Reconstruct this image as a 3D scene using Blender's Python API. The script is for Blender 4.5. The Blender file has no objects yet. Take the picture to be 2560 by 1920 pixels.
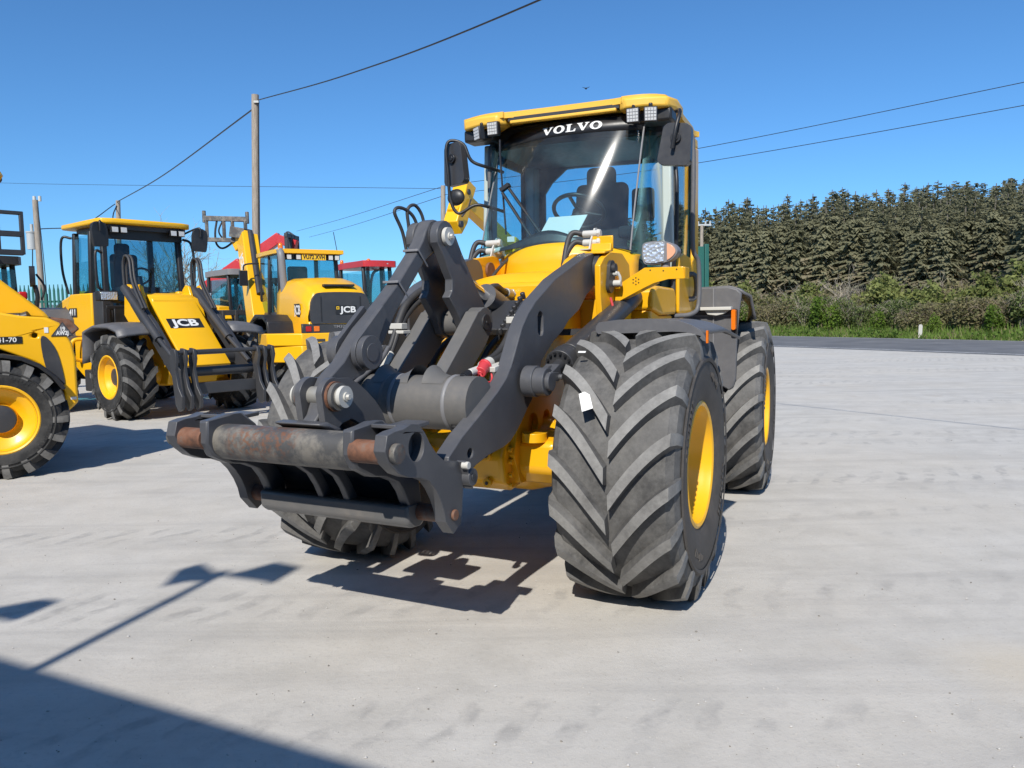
import bpy, bmesh, math, random
import numpy as np
from mathutils import Vector, Matrix, Euler
from mathutils.geometry import tessellate_polygon

random.seed(7); NP = np.random.RandomState(11)
R = math.radians
S = bpy.context.scene
COL = S.collection

# ------------------------------------------------------------------ camera
cam_d = bpy.data.cameras.new('camera'); cam = bpy.data.objects.new('camera', cam_d); COL.objects.link(cam)
cam_d.sensor_width = 36.0; cam_d.lens = 28.53; cam_d.clip_start = 0.05; cam_d.clip_end = 6000
cam.rotation_euler = (Matrix.Rotation(R(90 - 4.836), 3, 'X') @ Matrix.Rotation(R(-1.0), 3, 'Z')).to_euler()
cam.location = (0, 0, 1.673)
S.camera = cam

# ------------------------------------------------------------------ sky, sun, exposure
SUN_AZ, SUN_EL = R(15.0), R(41.0)          # sun stands behind the camera, a little to its left
to_sun = Vector((-math.sin(SUN_AZ) * math.cos(SUN_EL), -math.cos(SUN_AZ) * math.cos(SUN_EL), math.sin(SUN_EL)))
W = bpy.data.worlds.new('World'); S.world = W; W.use_nodes = True
nt = W.node_tree; nt.nodes.clear()
wo = nt.nodes.new('ShaderNodeOutputWorld'); bg = nt.nodes.new('ShaderNodeBackground'); sky = nt.nodes.new('ShaderNodeTexSky')
sky.sky_type = 'NISHITA'; sky.sun_disc = False
sky.sun_elevation = SUN_EL; sky.sun_rotation = math.atan2(to_sun.x, to_sun.y)
sky.altitude = 0; sky.air_density = 0.8; sky.dust_density = 0.5; sky.ozone_density = 5.0
bg.inputs['Strength'].default_value = 0.112
wt = nt.nodes.new('ShaderNodeMix'); wt.data_type = 'RGBA'; wt.blend_type = 'MULTIPLY'; wt.inputs[0].default_value = 1.0; wt.inputs[7].default_value = (0.66, 1.05, 1.26, 1)   # the camera's colour response to a clear sky
nt.links.new(sky.outputs[0], wt.inputs[6]); nt.links.new(wt.outputs[2], bg.inputs[0]); nt.links.new(bg.outputs[0], wo.inputs[0])
sun_d = bpy.data.lights.new('sun', 'SUN'); sun_d.energy = 4.9; sun_d.angle = R(0.53); sun_d.color = (1.0, 0.945, 0.86)
sun = bpy.data.objects.new('sun', sun_d); COL.objects.link(sun)
sun.rotation_euler = to_sun.to_track_quat('Z', 'Y').to_euler(); sun.location = (-10, -30, 30)
S.view_settings.view_transform = 'Standard'; S.view_settings.look = 'None'
S.view_settings.exposure = 0.12; S.view_settings.gamma = 1.0; S.view_settings.use_curve_mapping = False
S.cycles.max_bounces = 8; S.cycles.transparent_max_bounces = 24; S.cycles.caustics_reflective = False; S.cycles.caustics_refractive = False

# ------------------------------------------------------------------ materials
MATS = {}
def newmat(name):
    m = bpy.data.materials.new(name); m.use_nodes = True
    n = m.node_tree.nodes; b = n['Principled BSDF']; MATS[name] = m
    return m, m.node_tree, b
def noise(t, scale, detail=4, rough=0.55, vec=None, dist=0.0):
    n = t.nodes.new('ShaderNodeTexNoise'); n.inputs['Scale'].default_value = scale; n.inputs['Detail'].default_value = detail
    n.inputs['Roughness'].default_value = rough; n.inputs['Distortion'].default_value = dist
    if vec is not None: t.links.new(vec, n.inputs['Vector'])
    return n.outputs['Fac']
def ramp(t, fac, stops):
    r = t.nodes.new('ShaderNodeValToRGB'); e = r.color_ramp.elements
    while len(e) < len(stops): e.new(0.5)
    for i, (p, c) in enumerate(stops):
        e[i].position = p; e[i].color = (c[0], c[1], c[2], 1) if hasattr(c, '__len__') else (c, c, c, 1)
    t.links.new(fac, r.inputs[0]); return r.outputs[0]
def mix(t, fac, a, b):
    m = t.nodes.new('ShaderNodeMix'); m.data_type = 'RGBA'
    if hasattr(fac, 'is_linked'): t.links.new(fac, m.inputs[0])
    else: m.inputs[0].default_value = fac
    for s, v in ((m.inputs[6], a), (m.inputs[7], b)):
        if hasattr(v, 'is_linked'): t.links.new(v, s)
        else: s.default_value = (v[0], v[1], v[2], 1)
    return m.outputs[2]
def mathn(t, op, a, b=None):
    m = t.nodes.new('ShaderNodeMath'); m.operation = op
    for s, v in zip(m.inputs, (a, b)):
        if v is None: continue
        if hasattr(v, 'is_linked'): t.links.new(v, s)
        else: s.default_value = v
    return m.outputs[0]
def bump(t, b, h, strength=0.3, dist=0.02):
    n = t.nodes.new('ShaderNodeBump'); n.inputs['Strength'].default_value = strength; n.inputs['Distance'].default_value = dist
    t.links.new(h, n.inputs['Height']); t.links.new(n.outputs[0], b.inputs['Normal'])
def objco(t, kind='Object', scale=None):
    c = t.nodes.new('ShaderNodeTexCoord').outputs[kind]
    if scale:
        m = t.nodes.new('ShaderNodeMapping'); m.inputs['Scale'].default_value = scale; t.links.new(c, m.inputs[0]); c = m.outputs[0]
    return c
def paint(name, col, rough=0.35, dirt=0.25, dirtcol=(0.30, 0.27, 0.22), metal=0.0, scale=3.0, coat=0.0, bumpy=0.0):
    m, t, b = newmat(name)
    co = objco(t)
    n1 = noise(t, scale, 6, 0.62, co); n2 = noise(t, scale * 9, 4, 0.6, co)
    f = mathn(t, 'MULTIPLY', ramp(t, n1, [(0.42, 0.0), (0.72, 1.0)]), ramp(t, n2, [(0.35, 0.25), (0.7, 1.0)]))
    f = mathn(t, 'MULTIPLY', f, dirt)
    c0 = mix(t, n1, [x * 0.93 for x in col], [min(1, x * 1.06) for x in col])
    t.links.new(mix(t, f, c0, dirtcol), b.inputs['Base Color'])
    rr = mathn(t, 'ADD', mathn(t, 'MULTIPLY', n2, 0.16), rough - 0.08); t.links.new(mathn(t, 'ADD', rr, mathn(t, 'MULTIPLY', f, 0.5)), b.inputs['Roughness'])
    b.inputs['Metallic'].default_value = metal; b.inputs['Coat Weight'].default_value = coat; b.inputs['Coat Roughness'].default_value = 0.12
    if bumpy: bump(t, b, n2, bumpy, 0.004)
    return m
paint('yellow', (0.84, 0.425, 0.006), 0.34, 0.12, (0.38, 0.24, 0.08), coat=0.25)
paint('yellow_plain', (0.86, 0.455, 0.006), 0.36, 0.10, (0.38, 0.24, 0.08), coat=0.2)
paint('lit_steel', (0.125, 0.124, 0.122), 0.38, 0.45, (0.22, 0.19, 0.16), bumpy=0.25)  # lighter copy of dark_steel: light on tube, ears and beam painted into the colour
paint('roof_yellow', (0.84, 0.485, 0.055), 0.42, 0.15, (0.50, 0.38, 0.18))
paint('dark_steel', (0.080, 0.082, 0.090), 0.36, 0.40, (0.17, 0.16, 0.15), bumpy=0.15)
paint('charcoal', (0.038, 0.039, 0.043), 0.42, 0.2, (0.12, 0.11, 0.10))
paint('grey_plastic', (0.105, 0.105, 0.112), 0.5, 0.35, (0.24, 0.23, 0.22), bumpy=0.1)
paint('black_plastic', (0.016, 0.016, 0.018), 0.40, 0.2, (0.10, 0.10, 0.095))
paint('hose_rubber', (0.035, 0.035, 0.037), 0.55, 0.3, (0.16, 0.15, 0.14))
paint('steel', (0.42, 0.41, 0.38), 0.4, 0.35, (0.28, 0.24, 0.18), metal=0.5)
paint('chrome', (0.72, 0.72, 0.73), 0.14, 0.08, metal=1.0)
paint('white_paint', (0.72, 0.72, 0.70), 0.45, 0.15, (0.45, 0.43, 0.40))
paint('bare_zinc', (0.55, 0.54, 0.50), 0.5, 0.4, (0.33, 0.29, 0.22))
paint('red_paint', (0.52, 0.025, 0.030), 0.35, 0.10, coat=0.2)
paint('red_rubber', (0.60, 0.05, 0.06), 0.5, 0.1)
paint('orange_lens', (0.75, 0.17, 0.01), 0.2, 0.0)
paint('amber_lens', (0.78, 0.40, 0.24), 0.15, 0.0)
paint('red_lens', (0.42, 0.012, 0.012), 0.2, 0.0)
paint('cab_green', (0.46, 0.53, 0.50), 0.5, 0.1)
paint('seat_cloth', (0.018, 0.018, 0.022), 0.85, 0.1, (0.06, 0.06, 0.06))
paint('green_paint', (0.012, 0.10, 0.080), 0.55, 0.2, (0.05, 0.12, 0.10))
paint('plate_yellow', (0.80, 0.50, 0.02), 0.4, 0.05)
paint('concrete_post', (0.50, 0.48, 0.43), 0.85, 0.4, (0.30, 0.28, 0.22))
paint('grey_trim', (0.20, 0.20, 0.21), 0.5, 0.2)
paint('tank_grey', (0.42, 0.44, 0.44), 0.5, 0.3)
paint('mirror_shell', (0.040, 0.040, 0.043), 0.36, 0.2, (0.12, 0.12, 0.12))
paint('bird_dark', (0.02, 0.02, 0.022), 0.8, 0)
paint('flag_cloth', (0.30, 0.05, 0.05), 0.8, 0.1)
paint('wall_render', (0.42, 0.43, 0.42), 0.8, 0.2)

m, t, b = newmat('rusty_steel')       # worn carrier bar: grey paint rubbed to rust
co = objco(t); n1 = noise(t, 7, 8, 0.68, co); n2 = noise(t, 40, 5, 0.6, co); n3 = noise(t, 3, 4, 0.6, co)
c = mix(t, ramp(t, n1, [(0.44, 0.0), (0.58, 1.0)]), (0.085, 0.084, 0.083), (0.20, 0.185, 0.16))
f = mathn(t, 'MULTIPLY', ramp(t, n3, [(0.50, 0.0), (0.66, 0.8)]), ramp(t, n2, [(0.45, 0.0), (0.6, 1.0)]))
t.links.new(mix(t, f, c, (0.20, 0.085, 0.042)), b.inputs['Base Color']); b.inputs['Roughness'].default_value = 0.55; b.inputs['Metallic'].default_value = 0.15
bump(t, b, n2, 0.35, 0.004)
m, t, b = newmat('rust')
co = objco(t); n1 = noise(t, 14, 6, 0.65, co)
t.links.new(ramp(t, n1, [(0.3, (0.085, 0.045, 0.03)), (0.50, (0.19, 0.085, 0.048)), (0.72, (0.16, 0.135, 0.115))]), b.inputs['Base Color']); b.inputs['Roughness'].default_value = 0.7
bump(t, b, n1, 0.4, 0.004)

def rubber(name, c0, c1, lo, hi, rough=0.75):
    m, t, b = newmat(name); co = objco(t)
    n1 = noise(t, 6, 7, 0.66, co); n2 = noise(t, 45, 5, 0.65, co)
    f = mathn(t, 'ADD', mathn(t, 'MULTIPLY', n1, 0.7), mathn(t, 'MULTIPLY', n2, 0.3))
    t.links.new(ramp(t, f, [(lo, c0), (hi, c1)]), b.inputs['Base Color'])
    t.links.new(ramp(t, f, [(lo, rough - 0.2), (hi, rough + 0.1)]), b.inputs['Roughness']); b.inputs['Specular IOR Level'].default_value = 0.35
    bump(t, b, n2, 0.25, 0.006)
rubber('tyre_rubber', (0.062, 0.061, 0.060), (0.165, 0.161, 0.155), 0.36, 0.66)
rubber('lug_top', (0.120, 0.117, 0.113), (0.285, 0.280, 0.268), 0.30, 0.66, 0.85)
rubber('tyre_wall', (0.042, 0.038, 0.035), (0.115, 0.103, 0.092), 0.36, 0.68)
rubber('tyre_dark', (0.018, 0.018, 0.018), (0.065, 0.063, 0.060), 0.42, 0.70)
rubber('lug_worn', (0.08, 0.077, 0.072), (0.20, 0.195, 0.185), 0.35, 0.66, 0.85)

def glass(name, tint, spec_rough=0.03, ior=1.5, film=0.0):
    m = bpy.data.materials.new(name); m.use_nodes = True; t = m.node_tree; t.nodes.clear(); MATS[name] = m
    o = t.nodes.new('ShaderNodeOutputMaterial'); mx = t.nodes.new('ShaderNodeMixShader'); tr = t.nodes.new('ShaderNodeBsdfTransparent'); gl = t.nodes.new('ShaderNodeBsdfGlossy')
    lw_ = t.nodes.new('ShaderNodeLayerWeight'); lw_.inputs['Blend'].default_value = 0.5
    fr = mathn(t, 'ADD', mathn(t, 'MULTIPLY', mathn(t, 'POWER', lw_.outputs['Facing'], 5.0), 0.95), 0.045)
    tr.inputs[0].default_value = (*tint, 1); gl.inputs['Roughness'].default_value = spec_rough; gl.inputs[0].default_value = (1, 1, 1, 1)
    t.links.new(fr, mx.inputs[0]); t.links.new(tr.outputs[0], mx.inputs[1]); t.links.new(gl.outputs[0], mx.inputs[2])
    out = mx.outputs[0]
    if film:                                   # thin film of dust on the pane
        df = t.nodes.new('ShaderNodeBsdfDiffuse'); df.inputs[0].default_value = (0.55, 0.56, 0.56, 1)
        nf = noise(t, 5, 5, 0.6, objco(t)); m2 = t.nodes.new('ShaderNodeMixShader')
        t.links.new(mathn(t, 'MULTIPLY', ramp(t, nf, [(0.35, 0.3), (0.7, 1.0)]), film), m2.inputs[0]); t.links.new(out, m2.inputs[1]); t.links.new(df.outputs[0], m2.inputs[2]); out = m2.outputs[0]
    t.links.new(out, o.inputs[0])
glass('windscreen', (0.66, 0.88, 0.93), 0.07, 1.5, 0.055)
glass('side_glass', (0.62, 0.85, 0.90), 0.02, 1.5, 0.02)
glass('dark_glass', (0.42, 0.52, 0.58), 0.02, 1.5, 0.02)
m, t, b = newmat('lamp_glass'); b.inputs['Base Color'].default_value = (0.85, 0.87, 0.88, 1); b.inputs['Roughness'].default_value = 0.12; b.inputs['Metallic'].default_value = 0.6
v = t.nodes.new('ShaderNodeTexVoronoi'); v.inputs['Scale'].default_value = 45; t.links.new(objco(t), v.inputs['Vector']); bump(t, b, v.outputs['Distance'], 0.8, 0.01)
paint('reflector_grey', (0.22, 0.22, 0.23), 0.3, 0.1)
m, t, b = newmat('led_white'); b.inputs['Base Color'].default_value = (0.58, 0.58, 0.57, 1); b.inputs['Roughness'].default_value = 0.2
m, t, b = newmat('mirror_glass'); b.inputs['Base Color'].default_value = (0.8, 0.8, 0.82, 1); b.inputs['Metallic'].default_value = 1; b.inputs['Roughness'].default_value = 0.04

m, t, b = newmat('wood_pole'); co = objco(t, 'Object', (6, 6, 0.5)); n1 = noise(t, 6, 6, 0.7, co)
t.links.new(ramp(t, n1, [(0.3, (0.20, 0.165, 0.13)), (0.6, (0.36, 0.31, 0.255)), (0.8, (0.46, 0.41, 0.35))]), b.inputs['Base Color']); b.inputs['Roughness'].default_value = 0.9; bump(t, b, n1, 0.5, 0.01)

# yard: dusty pale concrete with tyre streaks, stains and grit
m, t, b = newmat('yard_concrete')
co = objco(t); co2 = t.nodes.new('ShaderNodeMapping'); co2.inputs['Rotation'].default_value = (0, 0, R(-62)); co2.inputs['Scale'].default_value = (0.16, 1.6, 1); t.links.new(co, co2.inputs[0])
big = noise(t, 0.35, 5, 0.6, co); mid = noise(t, 2.2, 7, 0.68, co); fine = noise(t, 38, 6, 0.72, co); streak = noise(t, 1.6, 6, 0.65, co2.outputs[0], 0.6)
grit = noise(t, 160, 3, 0.6, co)
c = ramp(t, mid, [(0.28, (0.440, 0.421, 0.386)), (0.5, (0.507, 0.486, 0.448)), (0.72, (0.560, 0.538, 0.498))])
c = mix(t, mathn(t, 'MULTIPLY', ramp(t, streak, [(0.48, 0.0), (0.64, 1.0)]), 0.50), c, (0.375, 0.361, 0.340))
c = mix(t, mathn(t, 'MULTIPLY', ramp(t, big, [(0.46, 0.0), (0.62, 1.0)]), 0.22), c, (0.575, 0.515, 0.425))
c = mix(t, mathn(t, 'MULTIPLY', ramp(t, fine, [(0.54, 0.0), (0.70, 1.0)]), 0.45), c, (0.33, 0.318, 0.297))
stain = noise(t, 0.8, 3, 0.5, co); st = mathn(t, 'MULTIPLY', ramp(t, stain, [(0.66, 0.0), (0.72, 1.0)]), ramp(t, mid, [(0.4, 0.0), (0.6, 1.0)]))
c = mix(t, mathn(t, 'MULTIPLY', st, 0.4), c, (0.30, 0.225, 0.15))
lane = noise(t, 0.55, 3, 0.5, co2.outputs[0], 0.4); wv = t.nodes.new('ShaderNodeTexWave'); wv.inputs['Scale'].default_value = 1.35; wv.inputs['Distortion'].default_value = 5.0; wv.inputs['Detail'].default_value = 3; wv.inputs['Detail Scale'].default_value = 1.2
mw = t.nodes.new('ShaderNodeMapping'); mw.inputs['Rotation'].default_value = (0, 0, R(28)); t.links.new(co, mw.inputs[0]); t.links.new(mw.outputs[0], wv.inputs['Vector'])
smud = mathn(t, 'MULTIPLY', mathn(t, 'MULTIPLY', ramp(t, lane, [(0.50, 0.0), (0.62, 1.0)]), ramp(t, wv.outputs['Fac'], [(0.55, 0.0), (0.85, 1.0)])), ramp(t, noise(t, 5, 5, 0.65, co), [(0.42, 0.0), (0.62, 1.0)]))
c = mix(t, mathn(t, 'MULTIPLY', smud, 0.65), c, (0.30, 0.29, 0.277))                      # faint prints left by tyre lugs
vd = t.nodes.new('ShaderNodeVectorMath'); vd.operation = 'DISTANCE'; vd.inputs[1].default_value = (2.35, 3.62, 0); t.links.new(co, vd.inputs[0])
c = mix(t, mathn(t, 'MULTIPLY', ramp(t, mathn(t, 'ADD', vd.outputs['Value'], mathn(t, 'MULTIPLY', mid, 0.35)), [(0.30, 1.0), (0.62, 0.0)]), 0.40), c, (0.58, 0.50, 0.37))   # sandy spill
c = mix(t, mathn(t, 'MULTIPLY', ramp(t, grit, [(0.62, 0.0), (0.75, 1.0)]), 0.5), c, (0.62, 0.61, 0.59))
t.links.new(c, b.inputs['Base Color']); b.inputs['Roughness'].default_value = 0.92; b.inputs['Specular IOR Level'].default_value = 0.2
hh = mathn(t, 'ADD', mathn(t, 'MULTIPLY', fine, 0.6), mathn(t, 'ADD', mathn(t, 'MULTIPLY', mid, 1.4), mathn(t, 'MULTIPLY', grit, 0.35))); bump(t, b, hh, 0.22, 0.03)
m, t, b = newmat('asphalt')
co = objco(t); n1 = noise(t, 0.5, 6, 0.65, co); n2 = noise(t, 40, 4, 0.6, co)
c = ramp(t, n1, [(0.35, (0.085, 0.088, 0.095)), (0.62, (0.15, 0.15, 0.155)), (0.75, (0.30, 0.295, 0.285))]); t.links.new(mix(t, mathn(t, 'MULTIPLY', n2, 0.3), c, (0.22, 0.22, 0.22)), b.inputs['Base Color']); b.inputs['Roughness'].default_value = 0.85
m, t, b = newmat('road_paint'); n1 = noise(t, 4, 5, 0.7, objco(t)); t.links.new(ramp(t, n1, [(0.35, 0.35), (0.6, 0.68)]), b.inputs['Base Color']); b.inputs['Roughness'].default_value = 0.8
m, t, b = newmat('grass_ground'); co = objco(t); n1 = noise(t, 0.25, 6, 0.65, co); n2 = noise(t, 6, 6, 0.7, co)
t.links.new(mix(t, mathn(t, 'MULTIPLY', n2, 0.6), ramp(t, n1, [(0.35, (0.055, 0.075, 0.022)), (0.65, (0.11, 0.115, 0.045))]), (0.10, 0.085, 0.045)), b.inputs['Base Color']); b.inputs['Roughness'].default_value = 0.95; bump(t, b, n2, 0.6, 0.15)
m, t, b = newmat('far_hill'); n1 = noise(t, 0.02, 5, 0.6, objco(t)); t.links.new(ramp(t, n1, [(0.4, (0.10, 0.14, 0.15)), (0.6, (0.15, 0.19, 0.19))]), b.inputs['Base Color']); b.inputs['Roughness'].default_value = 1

def leafmat(name, a, bcol, trans=0.25):
    m, t, b = newmat(name)
    gi = t.nodes.new('ShaderNodeNewGeometry'); oi = t.nodes.new('ShaderNodeObjectInfo')
    n1 = noise(t, 1.3, 4, 0.6, objco(t)); f = mathn(t, 'ADD', mathn(t, 'MULTIPLY', gi.outputs['Random Per Island'], 0.38), mathn(t, 'ADD', mathn(t, 'MULTIPLY', oi.outputs['Random'], 0.25), mathn(t, 'MULTIPLY', n1, 0.35)))
    t.links.new(ramp(t, f, [(0.18, a), (0.75, bcol)]), b.inputs['Base Color']); b.inputs['Roughness'].default_value = 0.75; b.inputs['Specular IOR Level'].default_value = 0.25
    out = t.nodes['Material Output']; tl = t.nodes.new('ShaderNodeBsdfTranslucent'); mx = t.nodes.new('ShaderNodeMixShader'); mx.inputs[0].default_value = trans
    tl.inputs[0].default_value = (*[x * 1.3 for x in bcol], 1)
    t.links.new(b.outputs[0], mx.inputs[1]); t.links.new(tl.outputs[0], mx.inputs[2]); t.links.new(mx.outputs[0], out.inputs[0])
leafmat('spruce_needles', (0.115, 0.117, 0.068), (0.230, 0.222, 0.132), 0.35)
leafmat('spruce_brown', (0.155, 0.134, 0.082), (0.285, 0.245, 0.155), 0.35)
leafmat('bramble_leaf', (0.080, 0.100, 0.034), (0.240, 0.205, 0.105), 0.25)
leafmat('dark_leaf', (0.060, 0.082, 0.024), (0.150, 0.185, 0.060), 0.25)
leafmat('fresh_leaf', (0.060, 0.110, 0.014), (0.150, 0.225, 0.030), 0.25)
leafmat('spring_leaf', (0.11, 0.14, 0.035), (0.250, 0.265, 0.090), 0.3)
leafmat('grass_blade', (0.060, 0.110, 0.018), (0.175, 0.260, 0.050), 0.3)
leafmat('dry_grass', (0.16, 0.135, 0.07), (0.30, 0.25, 0.14), 0.2)
leafmat('dandelion', (0.75, 0.52, 0.01), (0.85, 0.62, 0.02), 0.1)
paint('twig_bark', (0.22, 0.175, 0.12), 0.9, 0.4, (0.24, 0.215, 0.17), scale=8)
paint('twig_grey', (0.34, 0.295, 0.225), 0.9, 0.4, (0.32, 0.30, 0.25), scale=8)
paint('spruce_bark', (0.13, 0.115, 0.095), 0.9, 0.4, (0.22, 0.20, 0.17), scale=4)
paint('dark_grit', (0.24, 0.225, 0.20), 0.9, 0.4, (0.10, 0.09, 0.08), scale=20)
paint('stone_grit', (0.50, 0.49, 0.47), 0.9, 0.4, (0.22, 0.20, 0.18), scale=20)

# ------------------------------------------------------------------ mesh helpers
def catmull(pts, k=6, closed=False):
    P = [Vector(p) for p in pts]; out = []
    n = len(P)
    if n < 3: return P
    for i in range(n if closed else n - 1):
        p0 = P[(i - 1) % n] if closed or i > 0 else P[0] * 2 - P[1]; p1 = P[i]; p2 = P[(i + 1) % n]
        p3 = P[(i + 2) % n] if closed or i < n - 2 else P[-1] * 2 - P[-2]
        for j in range(k):
            u = j / k
            out.append(0.5 * ((2 * p1) + (p2 - p0) * u + (2 * p0 - 5 * p1 + 4 * p2 - p3) * u * u + (3 * p1 - p0 - 3 * p2 + p3) * u ** 3))
    if not closed: out.append(P[-1])
    return out
def frame_of(d):
    d = d.normalized(); a = Vector((0, 0, 1)) if abs(d.z) < 0.9 else Vector((1, 0, 0))
    u = d.cross(a).normalized(); return u, d.cross(u).normalized()
def circ(cx, cy, r, n=24, a0=0.0, a1=None):
    if a1 is None: return [(cx + r * math.cos(2 * math.pi * i / n), cy + r * math.sin(2 * math.pi * i / n)) for i in range(n)]
    return [(cx + r * math.cos(a0 + (a1 - a0) * i / n), cy + r * math.sin(a0 + (a1 - a0) * i / n)) for i in range(n + 1)]
def rrect(w, h, r, n=6, taper=0.0):
    return [(cx + r * math.cos(a) + taper * (cy + r * math.sin(a)) * (1 if cx > 0 else -1), cy + r * math.sin(a)) for cx, cy, a0 in ((w / 2 - r, h / 2 - r, 0), (-w / 2 + r, h / 2 - r, 90), (-w / 2 + r, -h / 2 + r, 180), (w / 2 - r, -h / 2 + r, 270)) for a in [R(a0 + 90 * i / n) for i in range(n + 1)]]
def smooth2(pts, k=4, closed=True):
    return [(p.x, p.y) for p in catmull([(x, y, 0) for x, y in pts], k, closed)]

class MB:
    def __init__(s): s.v = []; s.f = []; s.m = []
    def add(s, vs, fs, mi=0):
        o = len(s.v); s.v += [tuple(v) for v in vs]; s.f += [tuple(i + o for i in f) for f in fs]; s.m += [mi] * len(fs); return s
    def _ax(s, axis, a, p):
        return {'y': (p[0], a, p[1]), 'x': (a, p[0], p[1]), 'z': (p[0], p[1], a)}[axis]
    def prism(s, poly, a0, a1, axis='y', holes=(), mi=0):
        loops = [list(poly)] + [list(h) for h in holes]
        tris = tessellate_polygon([[Vector((p[0], p[1], 0)) for p in l] for l in loops])
        flat = [p for l in loops for p in l]; n = len(flat)
        vs = [s._ax(axis, a0, p) for p in flat] + [s._ax(axis, a1, p) for p in flat]
        fs = [tuple(tr) for tr in tris] + [tuple(i + n for i in reversed(tr)) for tr in tris]
        o = 0
        for l in loops:
            k = len(l)
            for i in range(k): fs.append((o + i, o + (i + 1) % k, n + o + (i + 1) % k, n + o + i))
            o += k
        return s.add(vs, fs, mi)
    def box(s, c, d, mi=0, rot=None):
        vs = [Vector((x * d[0] / 2, y * d[1] / 2, z * d[2] / 2)) for x in (-1, 1) for y in (-1, 1) for z in (-1, 1)]
        if rot is not None: vs = [rot @ v for v in vs]
        vs = [v + Vector(c) for v in vs]
        return s.add(vs, [(0, 1, 3, 2), (4, 6, 7, 5), (0, 4, 5, 1), (2, 3, 7, 6), (0, 2, 6, 4), (1, 5, 7, 3)], mi)
    def bar(s, p0, p1, w, d, up=(0, 0, 1), mi=0):
        p0, p1 = Vector(p0), Vector(p1); a = (p1 - p0).normalized(); u = a.cross(Vector(up)).normalized(); v = u.cross(a).normalized()
        vs = [p + u * (x * w / 2) + v * (y * d / 2) for p in (p0, p1) for x, y in ((-1, -1), (1, -1), (1, 1), (-1, 1))]
        return s.add(vs, [(0, 1, 2, 3), (7, 6, 5, 4), (0, 4, 5, 1), (1, 5, 6, 2), (2, 6, 7, 3), (3, 7, 4, 0)], mi)
    def cyl(s, p0, p1, r, n=20, r1=None, mi=0):
        p0, p1 = Vector(p0), Vector(p1); u, v = frame_of(p1 - p0); r1 = r if r1 is None else r1
        vs = [p + (u * math.cos(2 * math.pi * i / n) + v * math.sin(2 * math.pi * i / n)) * rr for p, rr in ((p0, r), (p1, r1)) for i in range(n)]
        fs = [(i, (i + 1) % n, n + (i + 1) % n, n + i) for i in range(n)] + [tuple(reversed(range(n))), tuple(range(n, 2 * n))]
        return s.add(vs, fs, mi)
    def tube(s, pts, r, n=10, k=6, closed=False, mi=0):
        P = catmull(pts, k, closed) if k else [Vector(p) for p in pts]
        m = len(P); vs = []; u = None
        for i, p in enumerate(P):
            d = (P[(i + 1) % m] - P[i - 1]) if closed else (P[min(i + 1, m - 1)] - P[max(i - 1, 0)])
            if d.length < 1e-9: d = Vector((0, 0, 1))
            d.normalize()
            if u is None: u, w = frame_of(d)
            else:
                u = (u - d * u.dot(d)); u = u.normalized() if u.length > 1e-6 else frame_of(d)[0]
                w = d.cross(u)
            rr = r[min(i * len(r) // m, len(r) - 1)] if hasattr(r, '__len__') else r
            vs += [p + (u * math.cos(2 * math.pi * j / n) + w * math.sin(2 * math.pi * j / n)) * rr for j in range(n)]
        fs = []
        for i in range(m if closed else m - 1):
            a, bb = i * n, ((i + 1) % m) * n
            fs += [(a + j, a + (j + 1) % n, bb + (j + 1) % n, bb + j) for j in range(n)]
        if not closed: fs += [tuple(reversed(range(n))), tuple(range((m - 1) * n, m * n))]
        return s.add(vs, fs, mi)
    def lathe(s, prof, n=48, c=(0, 0, 0), axis='y', closed=False, mi=0):
        vs = []
        for i in range(n):
            a = 2 * math.pi * i / n; ca, sa = math.cos(a), math.sin(a)
            for (h, r) in prof:
                p = {'y': (r * ca, h, r * sa), 'x': (h, r * ca, r * sa), 'z': (r * ca, r * sa, h)}[axis]
                vs.append((p[0] + c[0], p[1] + c[1], p[2] + c[2]))
        k = len(prof); fs = []
        for i in range(n):
            for j in range(k if closed else k - 1):
                a, bb = i * k + j, i * k + (j + 1) % k; c2, d2 = ((i + 1) % n) * k + (j + 1) % k, ((i + 1) % n) * k + j
                fs.append((a, bb, c2, d2))
        return s.add(vs, fs, mi)
    def grid(s, fn, nu, nv, mi=0):
        vs = [fn(i / nu, j / nv) for i in range(nu + 1) for j in range(nv + 1)]
        fs = [(i * (nv + 1) + j, (i + 1) * (nv + 1) + j, (i + 1) * (nv + 1) + j + 1, i * (nv + 1) + j + 1) for i in range(nu) for j in range(nv)]
        return s.add(vs, fs, mi)
    def ball(s, c, r, n=14, m=9, sq=(1, 1, 1), mi=0):
        return s.lathe([(-r * math.cos(math.pi * j / m) * 1.0, max(1e-4, r * math.sin(math.pi * j / m))) for j in range(m + 1)], n, (0, 0, 0), 'z', mi=mi) if False else \
            s.grid(lambda u, v: (c[0] + sq[0] * r * math.cos(2 * math.pi * u) * math.sin(math.pi * v), c[1] + sq[1] * r * math.sin(2 * math.pi * u) * math.sin(math.pi * v), c[2] + sq[2] * r * math.cos(math.pi * v)), n, m, mi)
    def mesh(s, name, mats, smooth=32):
        me = bpy.data.meshes.new(name); me.from_pydata(s.v, [], s.f)
        for mt in (mats if isinstance(mats, (list, tuple)) else [mats]): me.materials.append(MATS[mt] if isinstance(mt, str) else mt)
        if any(s.m): me.polygons.foreach_set('material_index', s.m)
        bm = bmesh.new(); bm.from_mesh(me); bmesh.ops.remove_doubles(bm, verts=bm.verts, dist=1e-5); bmesh.ops.recalc_face_normals(bm, faces=bm.faces); bm.to_mesh(me); bm.free()
        if smooth: me.shade_smooth(); me.set_sharp_from_angle(angle=R(smooth))
        return me

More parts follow.
